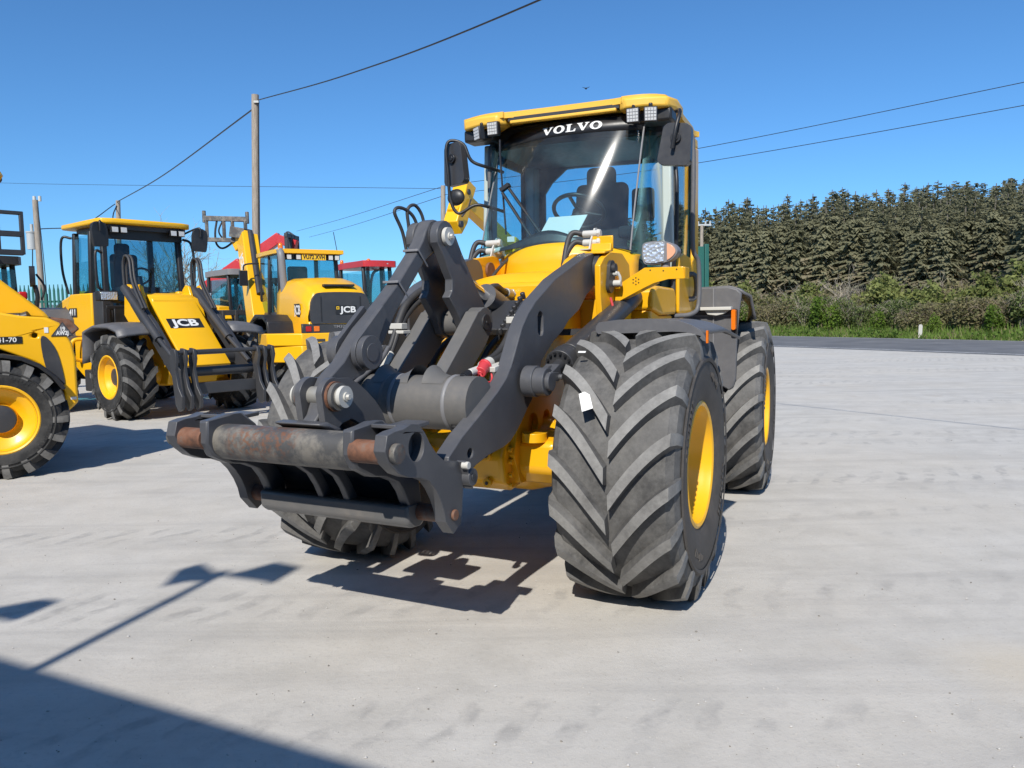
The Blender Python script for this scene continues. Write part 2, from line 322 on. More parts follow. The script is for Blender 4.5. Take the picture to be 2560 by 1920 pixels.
def tag(o, label=None, cat=None, group=None, kind=None):
    for k, v_ in (('label', label), ('category', cat), ('group', group), ('kind', kind)):
        if v_: o[k] = v_
    return o
def empty(name, loc, rz=0.0, scale=1.0):
    o = bpy.data.objects.new(name, None); COL.objects.link(o); o.location = loc; o.rotation_euler = (0, 0, rz); o.scale = (scale,) * 3; o.empty_display_size = 0.3; return o
def obj(name, mb, mats, parent=None, bevel=0.0, smooth=32, solid=0.0, seg=2):
    me = mb.mesh(name, mats, smooth) if isinstance(mb, MB) else mb
    o = bpy.data.objects.new(name, me); COL.objects.link(o)
    if parent is not None: o.parent = parent
    if solid:
        md = o.modifiers.new('solid', 'SOLIDIFY'); md.thickness = solid; md.offset = 0
    if bevel:
        md = o.modifiers.new('bevel', 'BEVEL'); md.width = bevel; md.segments = seg; md.limit_method = 'ANGLE'; md.angle_limit = R(38)
    return o
def copy_tree(o, parent=None):
    c_ = o.copy(); COL.objects.link(c_); c_.parent = parent
    for ch in o.children: copy_tree(ch, c_)
    return c_
def text(name, body, size, mat, parent, loc, rot, bold=0.0, ext=0.002, sx=1.0, shear=0.0):
    cu = bpy.data.curves.new(name, 'FONT'); cu.body = body; cu.size = size; cu.extrude = ext; cu.offset = bold; cu.align_x = 'CENTER'; cu.align_y = 'CENTER'; cu.shear = shear; cu.resolution_u = 4
    o = bpy.data.objects.new(name, cu); me = bpy.data.meshes.new_from_object(o); bpy.data.objects.remove(o); bpy.data.curves.remove(cu)
    me.name = name; me.materials.clear(); me.materials.append(MATS[mat])
    q = bpy.data.objects.new(name, me); COL.objects.link(q); q.parent = parent; q.location = loc
    q.rotation_euler = rot.to_euler() if hasattr(rot, 'to_euler') else rot; q.scale = (sx, 1, 1); return q
def facing(n, up=(0, 0, 1)):
    """rotation whose local z is n and local y is as close to up as can be (for lettering)"""
    n = Vector(n).normalized(); y = (Vector(up) - n * Vector(up).dot(n)).normalized(); x = y.cross(n)
    return Matrix((x, y, n)).transposed()

def tyre_mesh(Rr, Wd, rim, n=18, lug=0.05, A=0.46, lw=0.055, name='tyre', mats=('tyre_rubber', 'lug_top', 'tyre_wall'), blunt=False):
    """a tyre about the local y axis, chevron lugs pointing down on its front face"""
    b_ = MB(); h = Wd / 2; rc = Rr - lug
    prof = [(0, rc), (0.55 * h, rc - 0.004), (0.84 * h, rc - 0.018), (0.95 * h, rc - 0.05), (1.0 * h, rc - 0.11)]
    half2 = [(1.03 * h, rim + (rc - rim) * 0.55), (1.01 * h, rim + (rc - rim) * 0.34), (0.96 * h, rim + (rc - rim) * 0.12), (0.91 * h, rim + 0.012), (0.87 * h, rim - 0.01)]
    b_.lathe([(-y, r) for y, r in reversed(prof)][:-1] + prof, 90)
    for sg in (1, -1): b_.lathe([(sg * y, r) for y, r in [prof[-1]] + half2], 90, mi=2)
    # raised bead on the side wall
    for sg in (1, -1): b_.lathe([(sg * 1.018 * h, rim + (rc - rim) * 0.72), (sg * 1.045 * h, rim + (rc - rim) * 0.69), (sg * 1.03 * h, rim + (rc - rim) * 0.64)], 90, mi=2)
    rl = rim + (rc - rim) * 0.46; k_ = 0
    for a0, cnt in ((0.3, 9), (1.9, 6), (3.4, 9), (5.0, 6)):                # moulded ribs on the side wall
        for i in range(cnt):
            a = a0 + 0.075 * i; hh_ = 0.014 + 0.006 * ((i * 7) % 3)
            for sg in (1, -1):
                c0_, s0_ = math.cos(a), math.sin(a); c1_, s1_ = math.cos(a + 0.04), math.sin(a + 0.04)
                b_.add([((rl - hh_) * c0_, sg * 1.026 * h, (rl - hh_) * s0_), ((rl + hh_) * c0_, sg * 1.026 * h, (rl + hh_) * s0_), ((rl + hh_) * c1_, sg * 1.026 * h, (rl + hh_) * s1_), ((rl - hh_) * c1_, sg * 1.026 * h, (rl - hh_) * s1_)] + [((rl + q0) * cc, sg * 1.036 * h, (rl + q0) * ss) for q0, cc, ss in ((-hh_ * .8, c0_, s0_), (hh_ * .8, c0_, s0_), (hh_ * .8, c1_, s1_), (-hh_ * .8, c1_, s1_))], [(4, 5, 6, 7), (0, 1, 5, 4), (1, 2, 6, 5), (2, 3, 7, 6), (3, 0, 4, 7)], 2)
    m = 12
    for sg in (1, -1):
        for k in range(n):
            th0 = 2 * math.pi * (k + (0.5 if sg < 0 else 0)) / n
            rows = []
            for i in range(m + 1):
                tt = i / m; u = min(1.0, tt / 0.86)
                y = 0.03 * h + u * 0.93 * h
                rt = Rr - 0.022 * u * u; rb = rc - 0.02 - 0.02 * u * u
                w = lw * (1.0 + 0.25 * u)
                if tt > 0.86:
                    q = (tt - 0.86) / 0.14; y = (0.96 + 0.065 * math.sin(q * 1.4)) * h; rt = Rr - 0.022 - 0.15 * q; rb = rt - 0.06 + 0.03 * q
                ph = A * (1 - (1 - min(1, tt)) ** 1.45)
                slope = A * 1.45 * (1 - min(0.97, tt)) ** 0.45 * Rr / h          # circumferential run per unit width
                hw = w * 0.5 * math.sqrt(1 + slope * slope) / Rr if tt < 0.86 else w * 0.52 / Rr * 1.15
                rows.append((y, rt, rb, th0 + ph, hw))
            vs = []; fs = []; ms = []
            for (y, rt, rb, ph, hw) in rows:
                for (r_, o_) in ((rb, -hw * 1.45), (rt, -hw), (rt, hw), (rb, hw * 1.45)):
                    yy = sg * (y - (0.03 * h if r_ == rb and y > 0.9 * h else 0)); a = ph + o_
                    vs.append((r_ * math.cos(a), yy, r_ * math.sin(a)))
            for i in range(m):
                a = i * 4
                for j in range(3): b_mi = 1 if j == 1 else 0; fs.append((a + j, a + j + 1, a + 5 + j, a + 4 + j)); ms.append(b_mi)
            fs += [(0, 1, 2, 3), (m * 4 + 3, m * 4 + 2, m * 4 + 1, m * 4)]; ms += [0, 0]
            o_ = len(b_.v); b_.v += vs; b_.f += [tuple(q + o_ for q in f_) for f_ in fs]; b_.m += ms
    return b_.mesh(name, list(mats), 28)
def rim_mesh(rim, Wd, side, dish=0.18, mat='yellow_plain', hub=True, name='wheel'):
    """rim about local y; side=+1 has its open dish towards +y"""
    b_ = MB(); h = Wd * 0.445; s_ = side
    prof = [(s_ * (h + 0.012), rim + 0.018), (s_ * (h + 0.02), rim + 0.004), (s_ * (h + 0.012), rim - 0.012), (s_ * (h - 0.02), rim - 0.022), (s_ * (h - 0.04), rim - 0.032), (s_ * (h - 0.06), rim - 0.036), (s_ * (h - dish * 0.6), rim * 0.80), (s_ * (h - dish), rim * 0.66), (s_ * (h - dish - 0.035), rim * 0.45), (s_ * (h - dish), rim * 0.42)]
    b_.lathe(prof, 56)
    b_.lathe([(s_ * (h - dish), rim * 0.42), (s_ * (h - dish + 0.05), rim * 0.40), (s_ * (h - dish + 0.06), rim * 0.30), (s_ * (h - dish + 0.06), 0.001)], 40, mi=1)
    b_.lathe([(-s_ * (h + 0.012), rim + 0.018), (-s_ * (h + 0.01), rim - 0.01), (-s_ * (h - 0.1), rim - 0.05), (s_ * (h - dish - 0.05), rim - 0.055)], 56)
    for i in range(12):
        a = 2 * math.pi * i / 12; c_ = (rim * 0.60 * math.cos(a), s_ * (h - dish - 0.033), rim * 0.60 * math.sin(a))
        b_.cyl(c_, (c_[0], s_ * (h - dish - 0.012), c_[2]), 0.013, 8)
    return b_.mesh(name, [mat, 'charcoal' if hub else mat], 30)
# ================================================================== the setting
NV, DV = Vector((0.9, 0.436, 0)).normalized(), Vector((0.436, -0.9, 0)).normalized()      # across and along the road
def nd(n, t, z=0.0): p = NV * n + DV * t; return Vector((p.x, p.y, z))
def hill(n, t):
    base = 0.085 * max(0.0, min(n, 150) - 46) ** 1.05
    k = min(1.0, max(0.0, (t + 105) / 30)) if t < -75 else 1.0
    bank = 0.55 * math.exp(-((n - 43.0) / 1.6) ** 2)
    return base * k + bank
g = MB(); g.box((0, 800, -0.5), (5000, 5000, 0.98)); ground = tag(obj('ground', g, 'grass_ground', None, smooth=0), kind='structure')
yard = MB()
ycorn = [nd(28.6, -160), nd(28.6, 60), Vector((-40, -25, 0)), Vector((-75, 10, 0)), Vector((-52, 110, 0))]
yard.add([(p.x, p.y, 0.0) for p in ycorn], [(0, 1, 2, 3, 4)]); tag(obj('yard', yard, 'yard_concrete', None, smooth=0), kind='structure')
rd = MB(); rd.add([nd(27.6, -260, 0.005), nd(27.6, 120, 0.005), nd(39.4, 120, 0.005), nd(39.4, -260, 0.005)], [(0, 1, 2, 3)]); road = tag(obj('road', rd, 'asphalt', None, smooth=0), kind='structure')
for n0, n1 in ((28.2, 28.38), (38.9, 39.08)):
    q = MB(); q.add([nd(n0, -260, 0.009), nd(n0, 120, 0.009), nd(n1, 120, 0.009), nd(n1, -260, 0.009)], [(0, 1, 2, 3)]); obj('edge_line', q, 'road_paint', road, smooth=0)
hl = MB()
def hillpt(u, v):
    n = 39.7 + 160 * u ** 1.7; t_ = -130 + 190 * v; p = nd(n, t_); return (p.x, p.y, hill(n, t_) + 0.03 * math.sin(t_ * 1.7) - 0.02)
hl.grid(hillpt, 60, 80); tag(obj('hillside', hl, 'grass_ground', None, smooth=60), kind='structure')
fh = MB()
def fhp(u, v):
    a = R(-65 + 60 * u); d = 900 + 350 * v; z = -2 + (v > 0) * (36 + 5 * math.sin(u * 9) + 3 * math.sin(u * 23 + 1)) * (1 if v < 0.75 else 0.3) * (1 - 0.55 * u); return (d * math.sin(a), d * math.cos(a), z)
fh.grid(fhp, 50, 4); tag(obj('distant_hills', fh, 'far_hill', None, smooth=60), kind='structure')

# loose grit on the yard
gr = MB()
for i in range(2600):
    d = 2.6 + 12 * NP.rand() ** 1.4; a = NP.uniform(-0.62, 0.62); x, y = d * math.tan(a), d
    s_ = 0.0028 + 0.006 * NP.rand() ** 5
    c_ = Vector((x, y, s_ * 0.45)); rot = Matrix.Rotation(NP.uniform(0, 6.28), 3, 'Z')
    vs = [c_ + rot @ Vector((sx * s_ * NP.uniform(0.6, 1.3), sy * s_ * NP.uniform(0.6, 1.2), sz * s_ * NP.uniform(0.4, 0.8))) for sx, sy, sz in ((1, 0, 0), (-1, 0, 0), (0, 1, 0), (0, -1, 0), (0, 0, 1), (0, 0, -1))]
    gr.add(vs, [(0, 2, 4), (2, 1, 4), (1, 3, 4), (3, 0, 4), (2, 0, 5), (1, 2, 5), (3, 1, 5), (0, 3, 5)], int(NP.rand() < 0.30))
tag(obj('grit', gr, ['stone_grit', 'dark_grit'], None, smooth=0), 'loose grit scattered over the pale yard', 'grit', kind='stuff')

# ================================================================== the big wheel loader
LO = empty('wheel_loader', (-0.147, 5.331, 0), math.atan2(-math.cos(R(27.8)), -math.sin(R(27.8))))
tag(LO, 'large yellow wheel loader with wide chevron tyres and empty dark grey coupler', 'wheel loader')
def P(name, mb, mats, parent=LO, **k): return obj(name, mb, mats, parent, **k)
TR = 1.03; RT = 0.80; WT = 0.695; RIM = 0.355
tm_l = tyre_mesh(RT, WT, RIM, 18, 0.060, 0.47, 0.046)
for (x, sd, yw, wy) in ((0.02, 1, 3.0, 1.08), (0, -1, 3.0, -1.03), (-3.1, 1, 5.5, 0.875), (-3.1, -1, 5.5, -1.0)):
    w = P('wheel', rim_mesh(RIM, WT, sd, 0.20), None); w.location = (x, wy, RT - 0.012); w.rotation_euler = (0, 0, R(yw))
    ty = obj('tyre', tm_l, None, w); ty.rotation_euler = (0, R(6 if x > 0 else 0 if x == 0 else 14), 0)
    if x > 0:
        tg = MB(); tg.prism([(-0.03, -0.05), (0.03, -0.05), (0.034, 0.03), (0.012, 0.055), (-0.02, 0.052)], -0.001, 0.001, 'x'); tgo = obj('paper_tag', tg, 'white_paint', w, smooth=0); tgo.location = (0.72, -0.13, 0.43); tgo.rotation_euler = (R(20), R(-28), R(8)); tgo['label'] = 'white paper tag tied to the tread'
        tg2 = MB(); tg2.prism([(-0.022, -0.007), (0.022, -0.007), (0.022, 0.007), (-0.022, 0.007)], -0.001, 0.001, 'x'); o_ = obj('sticker', tg2, 'white_paint', w, smooth=0); o_.location = (0.44, -0.245, 0.675); o_.rotation_euler = (0, R(-50), 0)

# ---- lift arms -----------------------------------------------------------------
arm_top = [(-0.47, 2.085), (-0.30, 2.045), (0.0, 1.945), (0.164, 1.888), (0.293, 1.823), (0.436, 1.752), (0.534, 1.684), (0.611, 1.61), (0.655, 1.545), (0.707, 1.465), (0.75, 1.401), (0.816, 1.333), (0.902, 1.277), (1.017, 1.217), (1.127, 1.16), (1.28, 1.085), (1.405, 1.005)]
arm_end = circ(1.36, 0.915, 0.085, 8, R(55), R(-110))
arm_bot = [(1.227, 0.890), (1.146, 0.923), (1.019, 0.951), (0.856, 0.968), (0.777, 0.986), (0.70, 1.03), (0.639, 1.077), (0.553, 1.151), (0.494, 1.197), (0.44, 1.26), (0.40, 1.33), (0.368, 1.404), (0.284, 1.461), (0.198, 1.512), (0.064, 1.571), (-0.029, 1.634), (-0.198, 1.699), (-0.326, 1.796), (-0.50, 1.88)]
arm_back = circ(-0.52, 1.975, 0.112, 8, R(-95), R(-255))
arm_poly = arm_top + arm_end + arm_bot + arm_back
slot = [(0.376 + 0.036 * math.cos(a), 1.622 + (0.035 if math.sin(a) > 0 else -0.035) + 0.036 * math.sin(a)) for a in [R(15 + 30 * i) for i in range(12)]]
for y0, y1 in ((0.475, 0.56), (-0.475, -0.39)):
    b_ = MB(); b_.prism(arm_poly, y0, y1, 'y', holes=[slot, circ(1.205, 0.992, 0.026, 12)]); P('lift_arm', b_, 'dark_steel', bevel=0.008, smooth=25)
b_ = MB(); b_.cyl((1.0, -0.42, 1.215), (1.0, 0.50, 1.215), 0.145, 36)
b_.lathe([(-0.03, 0.146), (0.0, 0.158), (0.03, 0.146)], 36, (1.0, -0.02, 1.215)); tube = P('cross_tube', b_, 'lit_steel', smooth=40)
# ears that carry the bell crank
ear = [(0.86, 1.36), (0.78, 1.43)] + [(0.62, 1.57), (0.48, 1.70)] + circ(0.40, 1.635, 0.090, 10, R(50), R(215)) + [(0.40, 1.50), (0.50, 1.42), (0.66, 1.30), (0.88, 1.14), (1.06, 1.20), (0.98, 1.34)]
for y0, y1 in ((0.115, 0.205), (-0.205, -0.115)):
    b_ = MB(); b_.prism(ear, y0, y1); e_ = P('bell_crank_ear', b_, 'lit_steel', bevel=0.012, smooth=30)
    b_ = MB(); sg = 1 if y0 > 0 else -1; b_.cyl((0.40, sg * 0.205, 1.635), (0.40, sg * 0.215, 1.635), 0.047, 24); b_.cyl((0.40, sg * 0.215, 1.635), (0.40, sg * 0.220, 1.635), 0.009, 10); obj('pin_cap', b_, 'charcoal', e_, smooth=30)
# weld gussets between ear and tube
for yy in (0.16, -0.16):
    for sg in (1, -1):
        b_ = MB(); b_.grid(lambda u, v: (1.0 + (0.147 + 0.055 * (1 - v) ** 2.2 * math.sin(math.pi * u)) * math.cos(R(48 + 118 * u)), yy + sg * (0.045 + 0.13 * v), 1.215 + (0.147 + 0.055 * (1 - v) ** 2.2 * math.sin(math.pi * u)) * math.sin(R(48 + 118 * u))), 18, 8); P('weld_fillet', b_, 'lit_steel', smooth=60)
# bell crank: two plates and its pins
bell = [(x - 0.13, z) for x, z in [(0.69, 2.14), (0.62, 2.04), (0.358, 1.724), (0.44, 1.60), (0.53, 1.54), (0.60, 1.565), (0.655, 1.65), (0.718, 1.724), (0.775, 1.784), (0.742, 1.82), (0.737, 1.886), (0.785, 1.95), (0.831, 2.021), (0.885, 2.09)] + circ(0.795, 2.125, 0.094, 10, R(-15), R(170))]
for y0, y1 in ((0.055, 0.108), (-0.108, -0.055)):
    b_ = MB(); b_.prism(bell, y0, y1); P('bell_crank_plate', b_, 'dark_steel', bevel=0.010, smooth=30)
b_ = MB(); b_.cyl((0.40, -0.2, 1.635), (0.40, 0.2, 1.635), 0.05, 24, mi=0); b_.cyl((0.40, -0.055, 1.635), (0.40, 0.055, 1.635), 0.078, 28, mi=1); P('pivot_pin', b_, ['steel', 'lit_steel'], smooth=40)
def washer_pin(x, z, y0, y1, rp=0.04, rw=0.052, name='link_pin', sd=1):
    b_ = MB(); b_.cyl((x, y0, z), (x, y1, z), rp, 24)
    for s_ in (y0, y1): b_.cyl((x, s_, z), (x, s_ + (0.022 if s_ == y1 else -0.022), z), rw, 28, mi=1)
    for s_, d in ((y1 + 0.022, 1), (y0 - 0.022, -1)): b_.cyl((x, s_, z), (x, s_ + d * 0.008, z), 0.022, 16, mi=1); b_.cyl((x, s_, z), (x, s_ + d * 0.024, z), 0.013, 6, mi=1)
    return P(name, b_, ['steel', 'bare_zinc'], smooth=30)
washer_pin(0.668, 2.128, -0.112, 0.112)
b_ = MB()
for y0, y1 in ((0.041, 0.054), (-0.054, -0.041)): b_.cyl((0.668, y0, 2.128), (0.668, y1, 2.128), 0.088, 30)
P('spacer_ring', b_, 'charcoal', smooth=30)
# tilt link from bell crank down to the coupler
link = circ(0.672, 2.13, 0.098, 8, R(60), R(250))[::1] + [(0.66, 2.05), (0.71, 2.03), (0.794, 1.977), (0.99, 1.785), (1.09, 1.68), (1.17, 1.57), (1.26, 1.46), (1.36, 1.39), (1.47, 1.36), (1.57, 1.30)] + [(1.60, 1.20), (1.645, 1.14), (1.76, 1.14), (1.765, 1.175), (1.715, 1.22), (1.69, 1.27), (1.668, 1.335), (1.628, 1.39), (1.523, 1.458), (1.441, 1.545), (1.36, 1.62), (1.26, 1.69), (1.188, 1.745), (1.048, 1.855), (0.955, 1.945), (0.90, 1.995), (0.863, 2.03), (0.80, 2.10), (0.765, 2.16)]
b_ = MB(); b_.prism(link, -0.040, 0.040); lk = P('tilt_link', b_, 'dark_steel', bevel=0.008, smooth=28)
for tt in (0.855, 1.05):
    zz = 2.03 - (tt - 0.855) * 0.92
    b_ = MB(); b_.bar((tt + 0.008, -0.05, zz + 0.012), (tt + 0.008, 0.05, zz + 0.012), 0.02, 0.014); b_.bar((tt + 0.008, 0.048, zz + 0.015), (tt - 0.085, 0.048, zz - 0.075), 0.010, 0.006, up=(0, 1, 0)); obj('weld_bead', b_, 'grey_trim', lk, bevel=0.003)
# round boss half way down the link, with the fork plate that rises from it
for s_ in (1, -1):
    b_ = MB(); b_.prism(circ(1.385, 1.50, 0.092, 16, R(-150), R(60))[:] + [(1.33, 1.66), (1.235, 1.735), (1.20, 1.69), (1.27, 1.585)], s_ * 0.047, s_ * 0.075); b_.cyl((1.385, s_ * 0.075, 1.50), (1.385, s_ * 0.112, 1.50), 0.086, 30); b_.cyl((1.385, s_ * 0.112, 1.50), (1.385, s_ * 0.116, 1.50), 0.047, 24); P('link_boss', b_, 'dark_steel', bevel=0.006, smooth=30)
# coupler ears beside the lower link pin
ea = circ(1.655, 1.305, 0.090, 8, R(10), R(110)) + [(1.54, 1.385), (1.47, 1.352), (1.407, 1.310), (1.34, 1.255), (1.285, 1.195), (1.24, 1.10), (1.24, 1.03), (1.34, 1.00), (1.40, 1.10), (1.46, 1.15), (1.53, 1.185), (1.60, 1.17), (1.66, 1.13), (1.72, 1.16)]
for y0, y1 in ((0.048, 0.085), (-0.085, -0.048)):
    b_ = MB(); b_.prism(ea, y0, y1); P('coupler_ear', b_, 'dark_steel', bevel=0.008)
washer_pin(1.655, 1.305, -0.122, 0.135, 0.045, 0.052)
for s_ in (1, -1):
    b_ = MB(); b_.cyl((1.655, s_ * 0.084, 1.305), (1.655, s_ * 0.100, 1.305), 0.072, 28); P('bushing', b_, 'rust', smooth=30)
    b_ = MB(); b_.cyl((1.655, s_ * 0.100, 1.305), (1.655, s_ * 0.121, 1.305), 0.066, 28); P('bushing', b_, 'lit_steel', smooth=30)
# ---- coupler (hook-on carrier) ----------------------------------------------------
side = [(2.0, 1.195), (2.018, 1.13), (1.99, 1.075), (1.93, 1.025), (1.86, 0.997), (1.767, 0.978), (1.70, 0.95), (1.655, 0.905), (1.615, 0.845), (1.59, 0.79), (1.577, 0.737), (1.514, 0.668), (1.445, 0.705), (1.432, 0.766), (1.42, 0.871), (1.435, 0.96), (1.46, 1.0), (1.575, 1.02), (1.64, 1.065), (1.692, 1.12), (1.73, 1.175), (1.775, 1.213), (1.83, 1.222), (1.885, 1.208), (1.95, 1.205)]
hole = [(1.795 + 0.058 * math.cos(a), 1.118 + 0.064 * math.sin(a)) for a in [2 * math.pi * i / 24 for i in range(24)]]
inner = [(1.985, 1.205), (1.992, 1.10), (1.955, 1.035), (1.86, 0.985), (1.76, 0.965), (1.68, 0.93), (1.63, 0.87), (1.59, 0.79), (1.56, 0.70), (1.50, 0.68), (1.48, 0.75), (1.50, 0.90), (1.56, 1.00), (1.62, 1.08), (1.68, 1.16), (1.76, 1.22), (1.85, 1.225), (1.93, 1.21)]
for s_ in (1, -1):
    b_ = MB(); b_.prism(side, s_ * 0.585, s_ * 0.645, holes=[hole]); sp = P('coupler_side_plate', b_, 'dark_steel', bevel=0.009, smooth=28)
    b_ = MB(); b_.cyl((1.955, s_ * 0.645, 1.115), (1.955, s_ * 0.672, 1.115), 0.043, 24); obj('pin_head', b_, 'rusty_steel', sp, bevel=0.004); b_ = MB(); b_.cyl((1.51, s_ * 0.645, 0.757), (1.51, s_ * 0.66, 0.757), 0.026, 20); obj('pin_head', b_, 'rust', sp, bevel=0.004)
    b_ = MB(); b_.cyl((1.955, s_ * 0.44, 1.115), (1.955, s_ * 0.59, 1.115), 0.050, 28); P('hook_pin', b_, 'rust', smooth=40); b_ = MB(); b_.cyl((1.51, s_ * 0.46, 0.757), (1.51, s_ * 0.59, 0.757), 0.042, 24); P('hook_pin', b_, 'rust', smooth=40)
    b_ = MB(); b_.prism(inner, s_ * 0.40, s_ * 0.455, holes=[]); P('coupler_inner_plate', b_, 'dark_steel', bevel=0.012, smooth=28)
    b_ = MB(); b_.cyl((1.39, s_ * 0.565, 0.915), (1.39, s_ * 0.685, 0.915), 0.042, 24); b_.cyl((1.39, s_ * 0.685, 0.915), (1.39, s_ * 0.69, 0.915), 0.02, 16, mi=1); b_.bar((1.39, s_ * 0.655, 0.86), (1.45, s_ * 0.655, 1.0), 0.012, 0.05, up=(0, 1, 0)); b_.cyl((1.445, s_ * 0.66, 0.98), (1.445, s_ * 0.695, 0.98), 0.018, 14, mi=2); P('arm_pin', b_, ['dark_steel', 'charcoal', 'bare_zinc'], bevel=0.004)
    b_ = MB(); b_.prism([(1.60, 1.205), (1.72, 1.20), (1.86, 1.218), (1.86, 1.20), (1.72, 1.18), (1.60, 1.185)], s_ * 0.455, s_ * 0.585); P('top_web', b_, 'dark_steel', bevel=0.004)
    b_ = MB(); b_.prism([(1.80, 1.19), (1.84, 1.10), (1.80, 1.02), (1.70, 0.98), (1.68, 1.10), (1.72, 1.17)], s_ * 0.455, s_ * 0.585); P('rear_web', b_, 'dark_steel', bevel=0.01)
barp = [(1.93, 1.165), (1.958, 1.12), (1.95, 1.06), (1.90, 1.015), (1.82, 1.005), (1.765, 1.045), (1.755, 1.10), (1.79, 1.155), (1.86, 1.178)]
b_ = MB(); b_.prism(smooth2(barp, 4), -0.41, 0.41); bar_ = P('coupler_bar', b_, 'rusty_steel', bevel=0.012, smooth=50)
b_ = MB(); b_.prism([(1.76, 1.13), (1.82, 1.178), (1.87, 1.20), (1.80, 1.205), (1.70, 1.16)], -0.12, 0.18); obj('slot_collar', b_, 'dark_steel', bar_, bevel=0.02)
lowp = [(1.62, 0.80), (1.615, 0.715), (1.58, 0.69), (1.50, 0.685), (1.46, 0.71), (1.47, 0.76), (1.53, 0.80)]
b_ = MB(); b_.prism(lowp, -0.46, 0.46); P('coupler_lower_beam', b_, 'lit_steel', bevel=0.015, smooth=40)
back = MB(); back.grid(lambda u, v: (1.46 + 0.24 * (v ** 2.0) , -0.41 + 0.82 * u, 0.75 + 0.30 * v), 2, 12); P('coupler_back_plate', back, 'charcoal', solid=0.03, smooth=50)
for yy in (-0.06, 0.10):
    b_ = MB(); b_.prism([(1.87, 1.02), (1.78, 0.99), (1.69, 0.93), (1.64, 0.86), (1.60, 0.78), (1.53, 0.78), (1.60, 0.90), (1.68, 1.0), (1.78, 1.05)], yy - 0.018, yy + 0.018); P('coupler_rib', b_, 'dark_steel', bevel=0.005)
b_ = MB(); b_.box((1.42, 0.0, 1.08), (0.26, 0.46, 0.06)); P('coupler_saddle', b_, 'dark_steel', bevel=0.02)

# ---- lift and tilt cylinders -----------------------------------------------------------
for s_ in (1, -1):
    off = 0.0 if s_ > 0 else 0.09
    Y1 = s_ * 0.68 + off
    b_ = MB(); A_, B_ = Vector((0.36, Y1, 1.392)), Vector((-0.95, Y1 - s_ * 0.02, 1.79))
    b_.cyl(A_, B_, 0.072, 32); b_.cyl(A_ - (B_ - A_) * 0.02, A_ + (B_ - A_) * 0.05, 0.088, 32); b_.cyl(A_ + (B_ - A_) * 0.085, A_ + (B_ - A_) * 0.095, 0.079, 32)
    cy = P('lift_cylinder', b_, 'charcoal', bevel=0.004, smooth=30)
    d = (A_ - B_).normalized(); u, v_ = frame_of(d); b_ = MB(); E_ = A_ - (B_ - A_) * 0.02
    for i in range(14):
        a = 2 * math.pi * i / 14; c_ = E_ + (u * math.cos(a) + v_ * math.sin(a)) * 0.073; b_.cyl(c_, c_ + d * 0.012, 0.0085, 6)
    obj('bolt', b_, 'black_plastic', cy)
    b_ = MB(); b_.cyl(E_, E_ + d * 0.20, 0.036, 24); rod = P('cylinder_rod', b_, 'charcoal', smooth=30)
    b_ = MB(); c_ = Vector((0.61, Y1, 1.305)); b_.cyl(c_ - Vector((0, s_ * 0.05, 0)), c_ + Vector((0, s_ * 0.035, 0)), 0.078, 28); b_.bar(c_, E_ + d * 0.08, 0.075, 0.085, up=(0, 1, 0)); b_.cyl(c_ - Vector((0, s_ * 0.10, 0)), c_ - Vector((0, s_ * 0.03, 0)), 0.088, 28)
    b_.cyl(c_, c_ + Vector((0, s_ * 0.058, 0)), 0.052, 24); b_.bar(c_ + Vector((0.02, s_ * 0.05, 0.03)), c_ + Vector((-0.10, s_ * 0.05, 0.02)), 0.05, 0.014, up=(0, 1, 0)); b_.cyl(c_ + Vector((-0.095, s_ * 0.05, 0.02)), c_ + Vector((-0.095, s_ * 0.078, 0.02)), 0.016, 8)
    P('rod_eye', b_, 'dark_steel', bevel=0.004, smooth=30)
b_ = MB(); b_.cyl((-0.75, 0, 1.50), (0.05, 0, 1.80), 0.085, 28); b_.cyl((0.05, 0, 1.80), (0.46, 0, 1.955), 0.040, 24, mi=1); P('tilt_cylinder', b_, ['dark_steel', 'chrome'], smooth=30)

# ---- front frame -------------------------------------------------------------------
fp = [(-1.0, 0.75), (-0.15, 0.62), (0.12, 0.66), (0.42, 0.68), (0.50, 0.86), (0.42, 1.10), (0.20, 1.28), (0.02, 1.50), (-0.25, 1.62), (-0.35, 1.78), (-0.95, 1.80)]
for s_, y0, y1 in ((1, 0.395, 0.435), (-1, -0.36, -0.32)):
    b_ = MB(); b_.prism(fp, y0, y1, holes=[[(0.05 + 0.05 * math.cos(a), 0.98 + 0.10 * (1 if math.sin(a) > 0 else -1) * 0.5 + 0.05 * math.sin(a)) for a in [R(15 + 30 * i) for i in range(12)]], circ(0.24, 1.01, 0.07, 16)]); P('frame_plate', b_, 'yellow', bevel=0.006, smooth=25)
b_ = MB(); b_.prism([(-1.0, 0.80), (0.28, 0.78), (0.30, 1.05), (0.10, 1.30), (-0.10, 1.52), (-0.4, 1.70), (-1.0, 1.74)], -0.32, 0.395); P('frame_body', b_, 'yellow', bevel=0.01, smooth=25)
